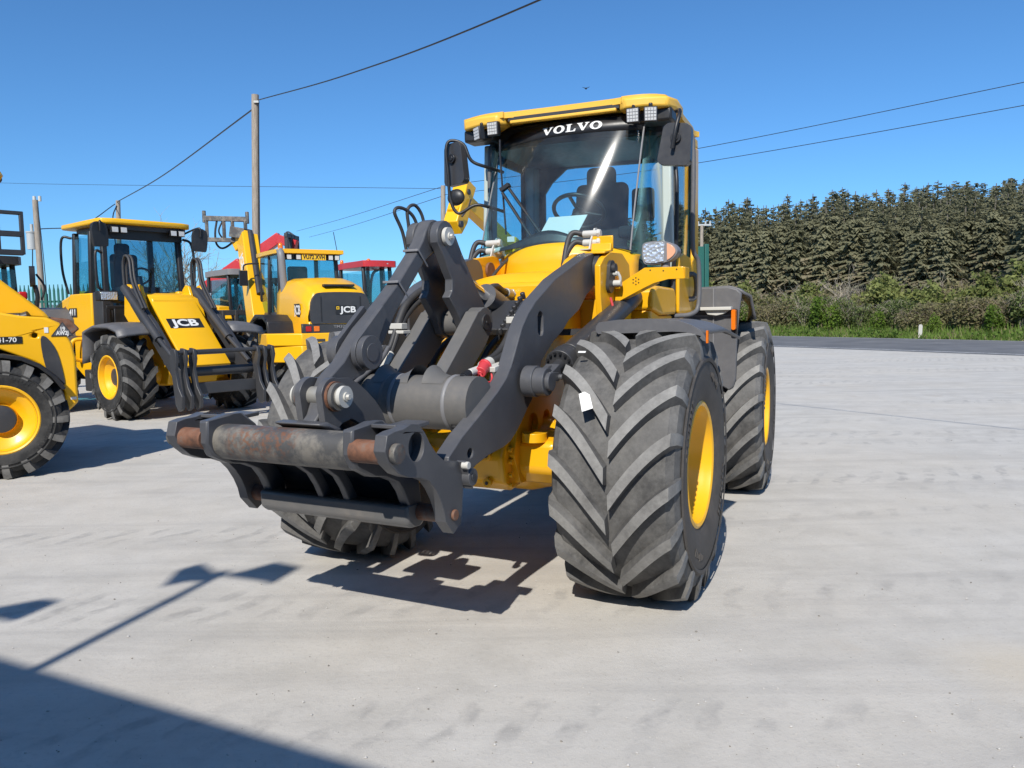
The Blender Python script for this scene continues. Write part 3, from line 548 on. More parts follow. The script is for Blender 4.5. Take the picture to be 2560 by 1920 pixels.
# cast axle housing with bolts
b_ = MB()
b_.lathe([(-0.72, 0.16), (-0.55, 0.17), (-0.42, 0.22), (-0.30, 0.25), (0.30, 0.25), (0.42, 0.22), (0.55, 0.17), (0.72, 0.16)], 32, (0, 0.03, 0.80)); ax = P('front_axle', b_, 'yellow', smooth=35)
b_ = MB(); b_.prism([(0.30, 0.655), (0.44, 0.635), (0.56, 0.70), (0.585, 0.86), (0.52, 0.96), (0.30, 1.0)], -0.30, 0.40); b_.prism([(0.20, 0.69), (0.33, 0.66), (0.43, 0.76), (0.42, 0.93), (0.2, 0.98)], 0.40, 0.66); obj('axle_casting', b_, 'yellow', ax, bevel=0.03, seg=3)
for yy, zz in ((0.30, 0.86), (0.30, 0.70), (-0.10, 0.88), (-0.10, 0.70), (0.10, 0.92)): b_ = MB(); b_.cyl((0.565, yy, zz), (0.592, yy, zz), 0.027, 18); b_.cyl((0.592, yy, zz), (0.60, yy, zz), 0.012, 6, mi=1); obj('axle_bolt', b_, ['yellow', 'charcoal'], ax, bevel=0.003)
for zz in (0.68, 0.74, 0.82, 0.89): b_ = MB(); b_.cyl((0.50, 0.40, zz), (0.50, 0.425, zz), 0.017, 6); obj('axle_bolt', b_, 'yellow', ax, bevel=0.003)
b_ = MB(); b_.cyl((0.40, 0.52, 0.93), (0.40, 0.52, 0.985), 0.075, 24); obj('axle_cap', b_, 'yellow', ax, bevel=0.003)
b_ = MB(); b_.cyl((0.42, 0.25, 0.97), (0.42, 0.25, 1.03), 0.06, 24); b_.box((0.45, 0.22, 1.05), (0.05, 0.16, 0.05)); obj('axle_cap', b_, 'yellow', ax, bevel=0.003)
b_ = MB(); b_.box((0.437, 0.436, 1.09), (0.05, 0.004, 0.11)); P('decal', b_, 'white_paint', smooth=0)
# dark hose clutter behind the cross tube
b_ = MB()
for i in range(7):
    yy = -0.30 + 0.09 * i; b_.tube([(-0.35, yy, 1.66), (-0.02 + 0.04 * (i % 3), yy + 0.03, 1.62 - 0.03 * (i % 2)), (0.30, yy - 0.02, 1.38 + 0.03 * (i % 2)), (0.46, yy + 0.02, 1.12), (0.42, yy, 0.98)], 0.020, 8)
P('hydraulic_hose', b_, 'hose_rubber', smooth=50)
b_ = MB(); b_.box((0.02, 0.12, 1.63), (0.34, 0.26, 0.12), rot=Matrix.Rotation(R(33), 3, 'Y')); 
for i in range(9): b_.cyl((-0.12 + 0.04 * i, 0.20, 1.78 - 0.028 * i), (-0.10 + 0.04 * i, 0.20, 1.82 - 0.028 * i), 0.018, 8); b_.cyl((-0.12 + 0.04 * i, 0.28, 1.76 - 0.028 * i), (-0.10 + 0.04 * i, 0.28, 1.80 - 0.028 * i), 0.016, 8)
P('valve_block', b_, 'charcoal', bevel=0.006)
# ---- arm pivot towers -------------------------------------------------------------------
tw = [(-0.30, 2.04), (-0.235, 1.99), (-0.235, 1.80), (-0.27, 1.62), (-0.20, 1.50), (-0.80, 1.45), (-0.86, 1.75), (-0.80, 2.02), (-0.66, 2.09), (-0.42, 2.085)]
tw2 = [(x - 0.16, z) for x, z in tw]
b_ = MB(); b_.prism([(x - 0.12, z) for x, z in tw], 0.605, 0.645); b_.prism([(x - 0.12, z) for x, z in tw], 0.36, 0.40); b_.box((-0.72, 0.50, 1.62), (0.40, 0.20, 0.30))
t1 = P('pivot_tower', b_, 'yellow', bevel=0.006, smooth=25)
b_ = MB(); b_.prism([(-0.44, 2.07), (-0.60, 2.095), (-0.60, 2.15), (-0.56, 2.15), (-0.55, 2.10), (-0.44, 2.085)], 0.50, 0.645); b_.box((-0.585, 0.575, 2.155), (0.02, 0.15, 0.09)); obj('bracket', b_, 'yellow', t1, bevel=0.006)
b_ = MB(); b_.prism(circ(-0.53, 1.975, 0.055, 14, 0, math.pi) + circ(-0.50, 1.86, 0.05, 14, math.pi, 2 * math.pi), 0.645, 0.668); b_.cyl((-0.53, 0.645, 1.975), (-0.53, 0.69, 1.975), 0.033, 20); b_.cyl((-0.545, 0.65, 1.875), (-0.545, 0.72, 1.875), 0.022, 12, mi=1); b_.cyl((-0.53, 0.67, 1.94), (-0.53, 0.70, 1.94), 0.016, 10, mi=1); b_.tube([(-0.53, 0.70, 1.95), (-0.54, 0.715, 1.91), (-0.545, 0.71, 1.87)], 0.01, 8, mi=1); obj('pivot_plate', b_, ['charcoal', 'bare_zinc'], t1, bevel=0.003)
b_ = MB(); b_.cyl((-0.52, 0.565, 1.975), (-0.52, 0.60, 1.975), 0.105, 32); b_.cyl((-0.52, 0.435, 1.975), (-0.52, 0.475, 1.975), 0.11, 32); obj('pivot_seal', b_, 'charcoal', t1)
b_ = MB(); b_.prism([(-0.52, 2.0), (-0.56, 2.07), (-0.62, 2.10), (-0.86, 2.13), (-0.95, 2.12), (-1.0, 2.0), (-0.9, 1.70), (-0.78, 1.60), (-0.68, 1.60)], -0.47, -0.43, holes=[[(-0.61 + 0.035 * math.cos(a), 2.015 + 0.042 * math.sin(a)) for a in [2 * math.pi * i / 16 for i in range(16)]]]); b_.prism([(-0.54, 1.98), (-0.62, 2.08), (-0.95, 2.10), (-0.9, 1.65), (-0.7, 1.6)], -0.72, -0.68); t2 = P('pivot_tower', b_, 'yellow', bevel=0.006, smooth=25)
b_ = MB(); b_.cyl((-0.79, -0.43, 2.015), (-0.79, -0.41, 2.015), 0.062, 24); obj('pivot_pin', b_, 'rust', t2, bevel=0.003)
# zinc hose brackets on top of both towers
for (x0, y0, z0, nm) in ((-0.62, 0.50, 2.14, 't'), (-0.93, -0.44, 2.15, 't')):
    b_ = MB(); b_.prism([(x0 - 0.13, z0 - 0.03), (x0 + 0.10, z0 - 0.03), (x0 + 0.07, z0 + 0.04), (x0 + 0.0, z0 + 0.12), (x0 - 0.04, z0 + 0.125), (x0 - 0.13, z0 + 0.05)], y0 - 0.006, y0 + 0.006); b_.box((x0 - 0.03, y0 - 0.04, z0 - 0.027), (0.2, 0.08, 0.008))
    for dz in (0.0, 0.06): b_.cyl((x0 + 0.03, y0 - 0.07, z0 + dz + 0.02), (x0 + 0.03, y0 + 0.06, z0 + dz + 0.02), 0.024, 12); b_.cyl((x0 + 0.03, y0 + 0.035, z0 + dz + 0.02), (x0 + 0.03, y0 + 0.055, z0 + dz + 0.02), 0.031, 6)
    hb = P('hose_bracket', b_, 'bare_zinc', bevel=0.003)
    b_ = MB()
    for dz, dy in ((0.02, 0.0), (0.08, -0.02)): b_.tube([(x0 + 0.03, y0 - 0.06, z0 + dz), (x0 + 0.06, y0 - 0.13 + dy, z0 + dz), (x0 + 0.13, y0 - 0.17, z0 - 0.10), (x0 + 0.18, y0 - 0.16, z0 - 0.30)], 0.020, 10)
    obj('hose', b_, 'hose_rubber', hb, smooth=50)

# ---- cowl below the windscreen ---------------------------------------------------------
b_ = MB()
def cowl(u, v):
    y = -0.52 + 1.14 * u; q = (u - 0.5) * 2; bow = 1 - abs(q) ** 2.6
    x0 = -0.92 - 0.30 * (1 - bow); prof = [(x0 + 0.0, 2.205 - 0.10 * abs(q) ** 2), (x0 + 0.07, 2.185 - 0.09 * abs(q) ** 2), (x0 + 0.11, 2.10 - 0.05 * abs(q) ** 2), (x0 + 0.12, 1.95), (x0 + 0.10, 1.55)]
    k = v * 4; i = min(3, int(k)); f_ = k - i; return (prof[i][0] * (1 - f_) + prof[i + 1][0] * f_, y, prof[i][1] * (1 - f_) + prof[i + 1][1] * f_)
b_.grid(cowl, 28, 16); cw = P('front_cowl', b_, 'yellow', solid=0.02, smooth=50)
b_ = MB(); b_.grid(lambda u, v: (-0.98 + 0.58 * v + 0.05 * math.sin(v * 3), -0.43 + 0.86 * u, 2.0 - 0.055 * v - 0.24 * max(0, v - 0.72) ** 0.9 * 2.2 - 0.05 * abs(2 * u - 1) ** 3), 14, 18); P('front_deck', b_, 'yellow', solid=0.02, smooth=60)
b_ = MB(); b_.box((-0.62, 0.0, 1.70), (0.50, 0.84, 0.40)); P('deck_box', b_, 'yellow', bevel=0.03)
# ---- cab ------------------------------------------------------------------------------
XR = -2.36
for (p0, p1, w_, d_) in (((-1.50, 0.76, 1.95), (-1.55, 0.74, 3.08), 0.075, 0.10), ((-1.42, -0.74, 1.95), (-1.46, -0.72, 3.08), 0.09, 0.10), ((XR, 0.74, 1.7), (XR, 0.72, 3.1), 0.09, 0.12), ((XR, -0.74, 1.7), (XR, -0.72, 3.1), 0.11, 0.16)):
    b_ = MB(); b_.bar(p0, p1, w_, d_, up=(1, 0, 0)); P('cab_pillar', b_, 'cab_green', bevel=0.015)
b_ = MB(); b_.prism([(-0.78, 1.6), (0.78, 1.6), (0.78, 3.12), (-0.78, 3.12)], XR - 0.10, XR - 0.05, 'x', holes=[[(-0.62, 2.05), (0.60, 2.05), (0.60, 3.0), (-0.40, 3.02), (-0.55, 2.9), (-0.62, 2.8)]]); P('cab_rear_frame', b_, 'charcoal', bevel=0.01)
b_ = MB(); b_.box((XR - 0.075, 0, 2.53), (0.006, 1.26, 1.0)); P('rear_window', b_, 'side_glass', smooth=0)
b_ = MB()
for y0, z0, y1, z1 in ((-0.64, 2.26, -0.62, 3.10),): pass
# windscreen, bowed round a vertical axis and leaning back
def ws(u, v):
    yb, yt = -0.60 + 1.18 * u, -0.62 + 1.26 * u; y = yb * (1 - v) + yt * v; q = y / 0.64; qs = (y + 0.10 * (1 - v) - 0.20 * v) / 0.64
    x = -0.855 - 0.17 * abs(qs) ** 2.2 - 0.345 * v + 0.035 * v * (1 - v); z = (2.185 - 0.06 * (q ** 2)) * (1 - v) + 3.145 * v; return (x, y, z)
b_ = MB(); b_.grid(ws, 40, 24); wsc = P('windscreen', b_, 'windscreen', smooth=80)
for ue in (1.0, 0.0): b_ = MB(); b_.tube([ws(ue, v / 8) for v in range(9)], 0.007, 6, 0); obj('glass_seal', b_, 'grey_trim', wsc)
b_ = MB(); b_.grid(lambda u, v: tuple(Vector(ws(u, 0.89 + 0.11 * v)) + Vector((0.004, 0, 0))), 24, 2); obj('shade_band', b_, 'black_plastic', wsc, solid=0.002)
b_ = MB(); b_.grid(lambda u, v: tuple(Vector(ws(u, (0.02 + 0.10 * math.exp(-((u - 0.5) / 0.20) ** 2)) * v)) - Vector((0.012, 0, 0))), 30, 3); obj('lower_band', b_, 'black_plastic', wsc, solid=0.002)
b_ = MB(); b_.prism([(-0.52, 1.98), (-0.40, 1.80), (0.60, 1.80), (0.62, 2.05), (0.5, 2.16), (-0.5, 2.17)], -1.42, -1.36, 'x'); P('dash_wall', b_, 'black_plastic', bevel=0.02)
# front quarter pane and door on the machine's left
for qv in ([(-1.06, 0.58, 2.12), (-1.50, 0.735, 1.96), (-1.55, 0.725, 3.07), (-1.35, 0.64, 3.12)], [(-1.0, -0.60, 2.13), (-1.42, -0.71, 2.0), (-1.46, -0.70, 3.07), (-1.36, -0.63, 3.12)]):
    b_ = MB(); b_.add(qv, [(0, 1, 2, 3)]); P('quarter_glass', b_, 'side_glass', solid=0.006)
door = MB(); dp = [(-1.56, 2.02), (-1.53, 1.72), (-1.62, 1.62), (-2.24, 1.62), (-2.30, 1.80), (-2.32, 3.05), (-1.62, 3.06)]; dh = [(-1.62, 2.08), (-1.66, 1.90), (-2.22, 1.88), (-2.25, 2.2), (-2.26, 2.98), (-1.68, 2.98)]
door.prism(dp, 0.765, 0.80, holes=[dh]); dr = P('cab_door', door, 'charcoal', bevel=0.008)
b_ = MB(); b_.prism(dh, 0.780, 0.785); obj('door_glass', b_, 'side_glass', dr, smooth=0)
b_ = MB(); b_.prism([(-2.20, 2.98), (-2.17, 2.30), (-2.12, 2.12), (-2.06, 2.10), (-2.05, 1.7), (-2.28, 1.66), (-2.33, 1.8), (-2.34, 3.06), (-2.2, 3.06)], 0.80, 0.83); obj('door_trim', b_, 'yellow', dr, bevel=0.01)
b_ = MB(); b_.tube([(-1.93, 0.80, 1.98), (-1.95, 0.88, 1.97), (-1.96, 0.88, 1.80), (-1.94, 0.80, 1.78)], 0.022, 8, 3); obj('door_handle', b_, 'grey_plastic', dr, smooth=50)
# the same side wall on the machine's right
dm = MB(); dm.prism(dp, -0.80, -0.765, holes=[dh]); dr2 = P('cab_door', dm, 'charcoal', bevel=0.008); b_ = MB(); b_.prism(dh, -0.785, -0.78); obj('door_glass', b_, 'side_glass', dr2, smooth=0)
# lower cab body
b_ = MB(); b_.prism([(-0.98, 1.84), (-1.10, 1.87), (-1.52, 1.86), (-1.56, 1.80), (-1.56, 1.66), (-1.20, 1.655), (-0.98, 1.70)], 0.45, 0.80); b_.prism([(-1.0, 1.70), (-1.22, 1.653), (-1.54, 1.653), (-1.54, 1.45), (-1.0, 1.45)], 0.42, 0.775); P('cab_skirt', b_, 'yellow', bevel=0.02, seg=3); b_ = MB(); b_.prism([(-1.0, 1.86), (-1.54, 1.86), (-1.54, 1.45), (-1.0, 1.45)], -0.78, -0.40); P('cab_skirt', b_, 'yellow', bevel=0.02, seg=3)
b_ = MB(); b_.prism([(-1.56, 2.1), (-1.70, 2.14), (-2.02, 2.12), (-2.12, 1.98), (-2.14, 1.66), (-1.62, 1.62), (-1.56, 1.68)], 0.80, 0.83); P('door_panel', b_, 'yellow', bevel=0.012)
b_ = MB(); b_.box((-1.9, 0.0, 1.52), (0.9, 1.5, 0.20)); b_.box((-1.75, 0.6, 1.35), (0.5, 0.35, 0.3)); P('cab_floor', b_, 'charcoal', bevel=0.02)
# seat, wheel and console seen through the glass
b_ = MB(); b_.box((-1.98, 0.07, 2.48), (0.13, 0.46, 0.62), rot=Matrix.Rotation(R(-8), 3, 'Y')); b_.box((-2.02, 0.06, 2.83), (0.11, 0.26, 0.20)); b_.box((-1.78, 0.07, 2.14), (0.50, 0.48, 0.13)); b_.cyl((-1.8, 0.07, 1.62), (-1.8, 0.07, 2.1), 0.13, 20); seat = P('driver_seat', b_, 'seat_cloth', bevel=0.055, seg=4)
b_ = MB(); b_.box((-2.12, 0.40, 2.60), (0.10, 0.19, 0.28)); b_.box((-1.75, 0.40, 2.32), (0.45, 0.12, 0.10)); obj('armrest', b_, 'seat_cloth', seat, bevel=0.03)
b_ = MB(); c0 = Vector((-1.50, 0.03, 2.50)); nrm = Vector((-0.55, 0, 0.84)).normalized(); u, v_ = frame_of(nrm)
b_.tube([c0 + (u * math.cos(a) + v_ * math.sin(a)) * 0.205 for a in [2 * math.pi * i / 24 for i in range(24)]], 0.017, 8, 2, True); b_.cyl(c0 - nrm * 0.04, c0, 0.05, 16)
for i in range(3): a = 2 * math.pi * i / 3 + 0.4; b_.cyl(c0, c0 + (u * math.cos(a) + v_ * math.sin(a)) * 0.2, 0.014, 8)
b_.cyl(c0, c0 - nrm * 0.45, 0.04, 14); P('steering_wheel', b_, 'black_plastic', smooth=50)
b_ = MB(); b_.prism([(-1.18, 2.24), (-1.42, 2.36), (-1.46, 2.10), (-1.2, 2.05)], -0.30, 0.16); ds = P('dashboard', b_, 'black_plastic', bevel=0.03)
b_ = MB(); b_.add([(-1.232, -0.24, 2.25), (-1.252, 0.08, 2.26), (-1.42, 0.13, 2.46), (-1.40, -0.19, 2.455)], [(0, 1, 2, 3)]); pp = P('paper_sheet', b_, 'white_paint', solid=0.003, smooth=0); pp['label'] = 'white paper sheet on the dashboard'
b_ = MB(); b_.box((-0.91, 0.19, 2.265), (0.003, 0.09, 0.045)); P('window_sticker', b_, 'white_paint', smooth=0); b_ = MB(); b_.box((-0.945, -0.33, 2.255), (0.003, 0.06, 0.04)); P('window_sticker', b_, 'white_paint', smooth=0)
b_ = MB(); b_.cyl((-2.22, 0.36, 2.42), (-2.222, 0.36, 2.42), 0.05, 24); sk = P('round_sticker', b_, 'white_paint'); text('sticker_number', '68', 0.065, 'black_plastic', LO, (-2.217, 0.36, 2.42), facing((1, 0, 0)), 0.002)
b_ = MB(); b_.prism([(-0.76, 1.62), (0.76, 1.62), (0.76, 2.08), (0.3, 2.08), (0.24, 2.25), (-0.45, 2.25), (-0.5, 2.06), (-0.76, 2.06)], XR, XR + 0.05, 'x'); P('rear_shelf', b_, 'black_plastic', bevel=0.01)
# roof
b_ = MB(); b_.prism([(-1.46, -0.74), (-1.36, -0.30), (-1.36, 0.30), (-1.46, 0.74), (-2.5, 0.76), (-2.5, -0.76)], 3.03, 3.20, 'z'); P('roof_liner', b_, 'charcoal', bevel=0.02)
rfp = smooth2([(-1.30, -0.86), (-1.20, -0.80), (-1.13, -0.62), (-1.12, -0.46), (-1.155, -0.38), (-1.155, 0.42), (-1.12, 0.50), (-1.13, 0.66), (-1.20, 0.78), (-1.32, 0.81), (-2.0, 0.79), (-2.50, 0.76), (-2.60, 0.66), (-2.72, -0.70), (-2.55, -0.84), (-2.0, -0.86)], 3)
b_ = MB(); b_.prism(rfp, 3.215, 3.262, 'z'); rf = P('cab_roof', b_, 'roof_yellow', bevel=0.018, seg=3)
b_ = MB(); b_.box((-1.165, 0.02, 3.180), (0.05, 0.86, 0.026)); obj('roof_lip', b_, 'roof_yellow', rf, bevel=0.008)
b_ = MB(); b_.box((-1.19, 0.02, 3.205), (0.07, 0.90, 0.03)); obj('roof_groove', b_, 'charcoal', rf)
for s_ in (1, -1):
    q0, q1 = (0.47, 0.87) if s_ > 0 else (-0.87, -0.45)
    b_ = MB(); pl = [(-1.16, q0), (-1.105, q0 + 0.05), (-1.11, q1 - 0.20), (-1.18, q1 - 0.04), (-1.30, q1), (-1.62, q1 - 0.02), (-1.62, q1 - 0.08), (-1.25, q0)] if s_ > 0 else [(-1.16, q1), (-1.105, q1 - 0.05), (-1.11, q0 + 0.20), (-1.18, q0 + 0.04), (-1.30, q0), (-1.62, q0 + 0.02), (-1.62, q0 + 0.08), (-1.25, q1)]
    b_.prism(pl, 3.165, 3.245, 'z'); obj('roof_corner', b_, 'roof_yellow', rf, bevel=0.02, seg=3)
    b_ = MB(); b_.box((-1.30, s_ * 0.72, 3.125), (0.18, 0.26, 0.10)); obj('lamp_housing', b_, 'black_plastic', rf, bevel=0.02)
b_ = MB(); b_.prism([(-2.15, 3.12), (-2.32, 3.20), (-2.62, 3.19), (-2.64, 3.12), (-2.52, 3.11), (-2.46, 3.06), (-2.3, 3.05)], 0.58, 0.77); obj('roof_corner', b_, 'roof_yellow', rf, bevel=0.015)
# square LED work lamps
for (y, z, rz_) in ((0.595, 3.105, 4), (0.728, 3.10, 14), (-0.665, 3.105, -38), (-0.53, 3.13, -4)):
    e_ = empty('x', (0, 0, 0)); bpy.data.objects.remove(e_)
    b_ = MB(); b_.box((-0.025, 0, 0), (0.05, 0.098, 0.108)); b_.box((-0.05, 0, 0.065), (0.02, 0.03, 0.04)); wl = P('work_lamp', b_, 'black_plastic', bevel=0.008); wl.location = (-1.075, y, z); wl.rotation_euler = (0, R(6), R(rz_))
    b_ = MB(); b_.box((0.002, 0, 0), (0.006, 0.086, 0.096)); obj('lamp_reflector', b_, 'reflector_grey', wl, bevel=0.004)
    b_ = MB()
    for i in range(4):
        for j in range(4): b_.box((0.006, -0.031 + 0.0207 * i, -0.034 + 0.0227 * j), (0.004, 0.0165, 0.018))
    obj('led', b_, 'led_white', wl)
# lettering across the top of the windscreen
def letters():
    out = []
    def Vs(x): return [[(x, 0.9), (x, 1), (x + 0.46, 1), (x + 0.46, 0.9), (x + 0.36, 0.9), (x + 0.58, 0.32), (x + 0.76, 0.9), (x + 0.66, 0.9), (x + 0.66, 1), (x + 1.0, 1), (x + 1.0, 0.9), (x + 0.92, 0.9), (x + 0.58, 0), (x + 0.44, 0), (x + 0.08, 0.9)]], []
    def Os(x): return [[(x + 0.5 + 0.5 * math.cos(a), 0.5 + 0.52 * math.sin(a)) for a in [2 * math.pi * i / 28 for i in range(28)]]], [[(x + 0.5 + 0.235 * math.cos(a), 0.5 + 0.37 * math.sin(a)) for a in [2 * math.pi * i / 28 for i in range(28)]]]
    def Ls(x): return [[(x, 0.9), (x, 1), (x + 0.48, 1), (x + 0.48, 0.9), (x + 0.37, 0.9), (x + 0.37, 0.11), (x + 0.62, 0.11), (x + 0.74, 0.34), (x + 0.84, 0.34), (x + 0.80, 0), (x, 0), (x, 0.1), (x + 0.1, 0.1), (x + 0.1, 0.9)]], []
    x = 0
    for f_, w_ in ((Vs, 1.06), (Os, 1.12), (Ls, 0.92), (Vs, 1.06), (Os, 1.0)):
        out.append(f_(x)); x += w_
    return out, x
lt, wl_ = letters()
for (pl, hs) in lt:
    b_ = MB(); sc_ = 0.50 / wl_
    y0 = -0.165
    tf = lambda p: (y0 + p[0] * sc_, 3.058 + p[1] * 0.062)
    xx = sum(p[0] for p in pl[0]) / len(pl[0]) * sc_ + y0
    b_.prism([tf(p) for p in pl[0]], 0.010, 0.013, 'x', holes=[[tf(p) for p in h] for h in hs])
    b_.v = [(ws((p[1] + 0.62) / 1.26, (p[2] - 2.18) / 0.965)[0] + p[0], p[1], p[2]) for p in b_.v]
    obj('letter', b_, 'white_paint', wsc, smooth=0)
# wipers
b_ = MB()
b_.tube([(-0.98, 0.07, 2.02), (-1.03, -0.10, 2.20), (-1.10, -0.42, 2.62)], 0.012, 8, 4); b_.tube([(-0.98, 0.15, 2.02), (-1.03, -0.02, 2.22), (-1.12, -0.38, 2.66)], 0.012, 8, 4); b_.bar((-1.12, -0.44, 2.64), (-1.12, -0.37, 2.68), 0.05, 0.03); b_.tube([(-1.15, -0.47, 3.04), (-1.15, -0.46, 2.85), (-1.14, -0.40, 2.30)], 0.008, 6, 3)
b_.cyl((-1.0, 0.07, 2.0), (-0.96, 0.07, 2.05), 0.022, 10); b_.cyl((-1.0, 0.15, 2.0), (-0.96, 0.15, 2.05), 0.022, 10); b_.v = [(p[0] + 0.15 - 0.08 * (p[2] - 2.0), p[1], p[2]) for p in b_.v]; P('windscreen_wiper', b_, 'black_plastic', smooth=40)
# mirrors with their arms
def mirror(c, w_, h_, yaw, arms, lean=0):
    b_ = MB(); pl = rrect(w_, h_, 0.045, 6, -0.08)
    b_.prism(pl, -0.03, 0.035, 'x'); mo = P('mirror', b_, 'mirror_shell', bevel=0.022, seg=4); mo.location = c; mo.rotation_euler = (R(lean), 0, R(yaw))
    b_ = MB(); b_.prism([(p[0] * 0.9, p[1] * 0.93) for p in pl], -0.034, -0.031, 'x'); obj('mirror_glass', b_, 'mirror_glass', mo, smooth=0)
    b_ = MB(); b_.cyl((0.03, 0, 0.04), (0.055, 0, 0.04), 0.036, 20); b_.cyl((0.05, 0, 0.04), (0.062, 0, 0.04), 0.020, 14); obj('mirror_clamp', b_, 'black_plastic', mo, bevel=0.003)
    b_ = MB()
    for a_, r_ in arms: b_.tube(a_, r_, 10, 5)
    P('mirror_arm', b_, 'black_plastic', smooth=50)
mirror((-1.0, 0.965, 2.835), 0.215, 0.285, 4, [([(-1.22, 0.90, 3.12), (-1.0, 0.99, 3.06), (-0.93, 0.985, 2.95), (-0.93, 0.955, 2.80)], 0.014)], -7)
mirror((-1.0, -0.83, 2.88), 0.205, 0.33, -14, [([(-1.36, -0.60, 2.85), (-1.1, -0.60, 2.85), (-1.02, -0.70, 2.90), (-1.0, -0.76, 3.03), (-0.96, -0.86, 3.06), (-0.94, -0.885, 2.98), (-0.94, -0.87, 2.80), (-0.95, -0.86, 2.60), (-0.97, -0.80, 2.49), (-1.02, -0.68, 2.55), (-1.1, -0.60, 2.54), (-1.36, -0.60, 2.53)], 0.013)], 3)
b_ = MB(); b_.grid(lambda u, v: (-0.99 + 0.035 * math.cos(v * math.pi / 2), -0.83 + 0.075 * math.sin(v * math.pi / 2) * math.cos(2 * math.pi * u), 2.62 + 0.062 * math.sin(v * math.pi / 2) * math.sin(2 * math.pi * u)), 24, 6); P('round_mirror', b_, 'black_plastic', solid=0.01, smooth=60)
# grab rails
b_ = MB(); b_.tube([(-1.60, 0.84, 3.02), (-1.58, 0.93, 2.98), (-1.58, 0.93, 2.30), (-1.60, 0.935, 2.14), (-1.64, 0.965, 2.05), (-1.64, 0.965, 1.74), (-1.58, 0.92, 1.66), (-1.50, 0.80, 1.645)], 0.018, 10, 6); P('grab_rail', b_, 'grey_plastic', smooth=50)
b_ = MB(); b_.tube([(-1.38, -0.66, 3.05), (-1.32, -0.67, 3.0), (-1.30, -0.67, 2.5), (-1.30, -0.66, 2.18)], 0.016, 10, 5); P('grab_rail', b_, 'grey_plastic', smooth=50)
b_ = MB(); b_.tube([(-1.45, 0.83, 2.75), (-1.43, 0.84, 2.6), (-1.45, 0.83, 2.2), (-1.47, 0.80, 2.0)], 0.016, 8, 5); P('grab_rail', b_, 'black_plastic', smooth=50)

# ---- headlamp and its yellow arm -----------------------------------------------------
arm2 = [(0.635, 1.845), (0.86, 1.975), (1.125, 1.972), (1.13, 1.893), (1.02, 1.893), (0.93, 1.872), (0.86, 1.842), (0.635, 1.735)]
dots = [circ(0.80 + 0.022 * math.cos(a), 1.888 + 0.022 * math.sin(a), 0.0048, 8) for a in [math.pi / 6 + math.pi / 3 * i for i in range(6)]] + [circ(0.80, 1.888, 0.0048, 8), circ(0.90, 1.957, 0.005, 8), circ(0.99, 1.95, 0.005, 8), circ(1.08, 1.955, 0.005, 8)]
b_ = MB(); b_.prism(arm2, -0.62, -0.612, 'x'); b_.prism([(0.86, 1.972), (1.13, 1.969), (1.13, 1.961), (0.86, 1.964)], -0.72, -0.62, 'x'); b_.prism([(0.635, 1.843), (0.86, 1.972), (0.86, 1.964), (0.635, 1.835)], -0.72, -0.62, 'x'); b_.prism([(0.635, 1.735), (0.86, 1.842), (0.93, 1.872), (0.93, 1.880), (0.86, 1.850), (0.635, 1.743)], -0.72, -0.62, 'x'); b_.box((-0.67, 1.131, 1.932), (0.10, 0.006, 0.075)); la = P('lamp_arm', b_, 'yellow', bevel=0.002, smooth=20)
for dt in dots: b_ = MB(); b_.prism(dt, -0.6115, -0.6095, 'x'); obj('hole', b_, 'black_plastic', la, smooth=0)
lp = smooth2([(-0.118, 0.035), (-0.10, 0.07), (0.0, 0.078), (0.075, 0.062), (0.116, 0.028), (0.118, -0.012), (0.06, -0.058), (-0.05, -0.075), (-0.10, -0.068), (-0.116, -0.03)], 4)
b_ = MB(); b_.prism(lp, -0.09, -0.002, 'x'); b_.cyl((-0.05, 0.03, -0.11), (-0.05, 0.03, -0.06), 0.03, 14); hd = P('headlamp', b_, 'grey_trim', bevel=0.014, seg=3); hd.location = (-0.60, 0.965, 2.068); hd.rotation_euler = (0, 0, R(0))
b_ = MB(); b_.prism([(p[0] * 0.90, p[1] * 0.88) for p in lp if p[0] < 0.055], -0.004, 0.006, 'x'); obj('lamp_lens', b_, 'lamp_glass', hd, bevel=0.004)
b_ = MB(); b_.prism([(p[0] * 0.90, p[1] * 0.88) for p in lp if p[0] >= 0.05], -0.004, 0.006, 'x'); obj('indicator_lens', b_, 'amber_lens', hd, bevel=0.004)
b_ = MB(); b_.tube([(-0.50, 0.66, 1.78), (-0.50, 0.68, 1.70), (-0.48, 0.69, 1.62)], 0.009, 8); P('red_cable', b_, 'red_rubber', smooth=50)
# ---- mudguards --------------------------------------------------------------------------
b_ = MB()
b_.grid(lambda u, v: (0.14 - 0.95 * v, 0.82 + 0.63 * u, 1.605 + 0.022 * math.sin(math.pi * u) - 0.05 * u ** 6 - 0.06 * max(0, v - 0.6) / 0.4), 16, 12); mg = P('front_mudguard', b_, 'grey_plastic', solid=0.02, smooth=60)
lip = [(0.815, 1.60), (0.835, 1.622), (0.95, 1.636), (1.10, 1.641), (1.22, 1.638), (1.32, 1.626), (1.39, 1.602), (1.44, 1.572), (1.465, 1.535), (1.468, 1.508), (1.45, 1.515), (1.42, 1.545), (1.36, 1.560), (1.28, 1.565), (0.98, 1.557), (0.83, 1.553), (0.812, 1.57)]
b_ = MB(); b_.prism(lip, 0.12, 0.155, 'x'); obj('front_lip', b_, 'grey_plastic', mg, bevel=0.008, smooth=40)
b_ = MB(); b_.box((-0.15, 0.60, 1.56), (0.10, 0.45, 0.04)); obj('stay', b_, 'charcoal', mg)
b_ = MB(); b_.box((0.13, 1.472, 1.535), (0.025, 0.010, 0.07)); obj('reflector', b_, 'orange_lens', mg)
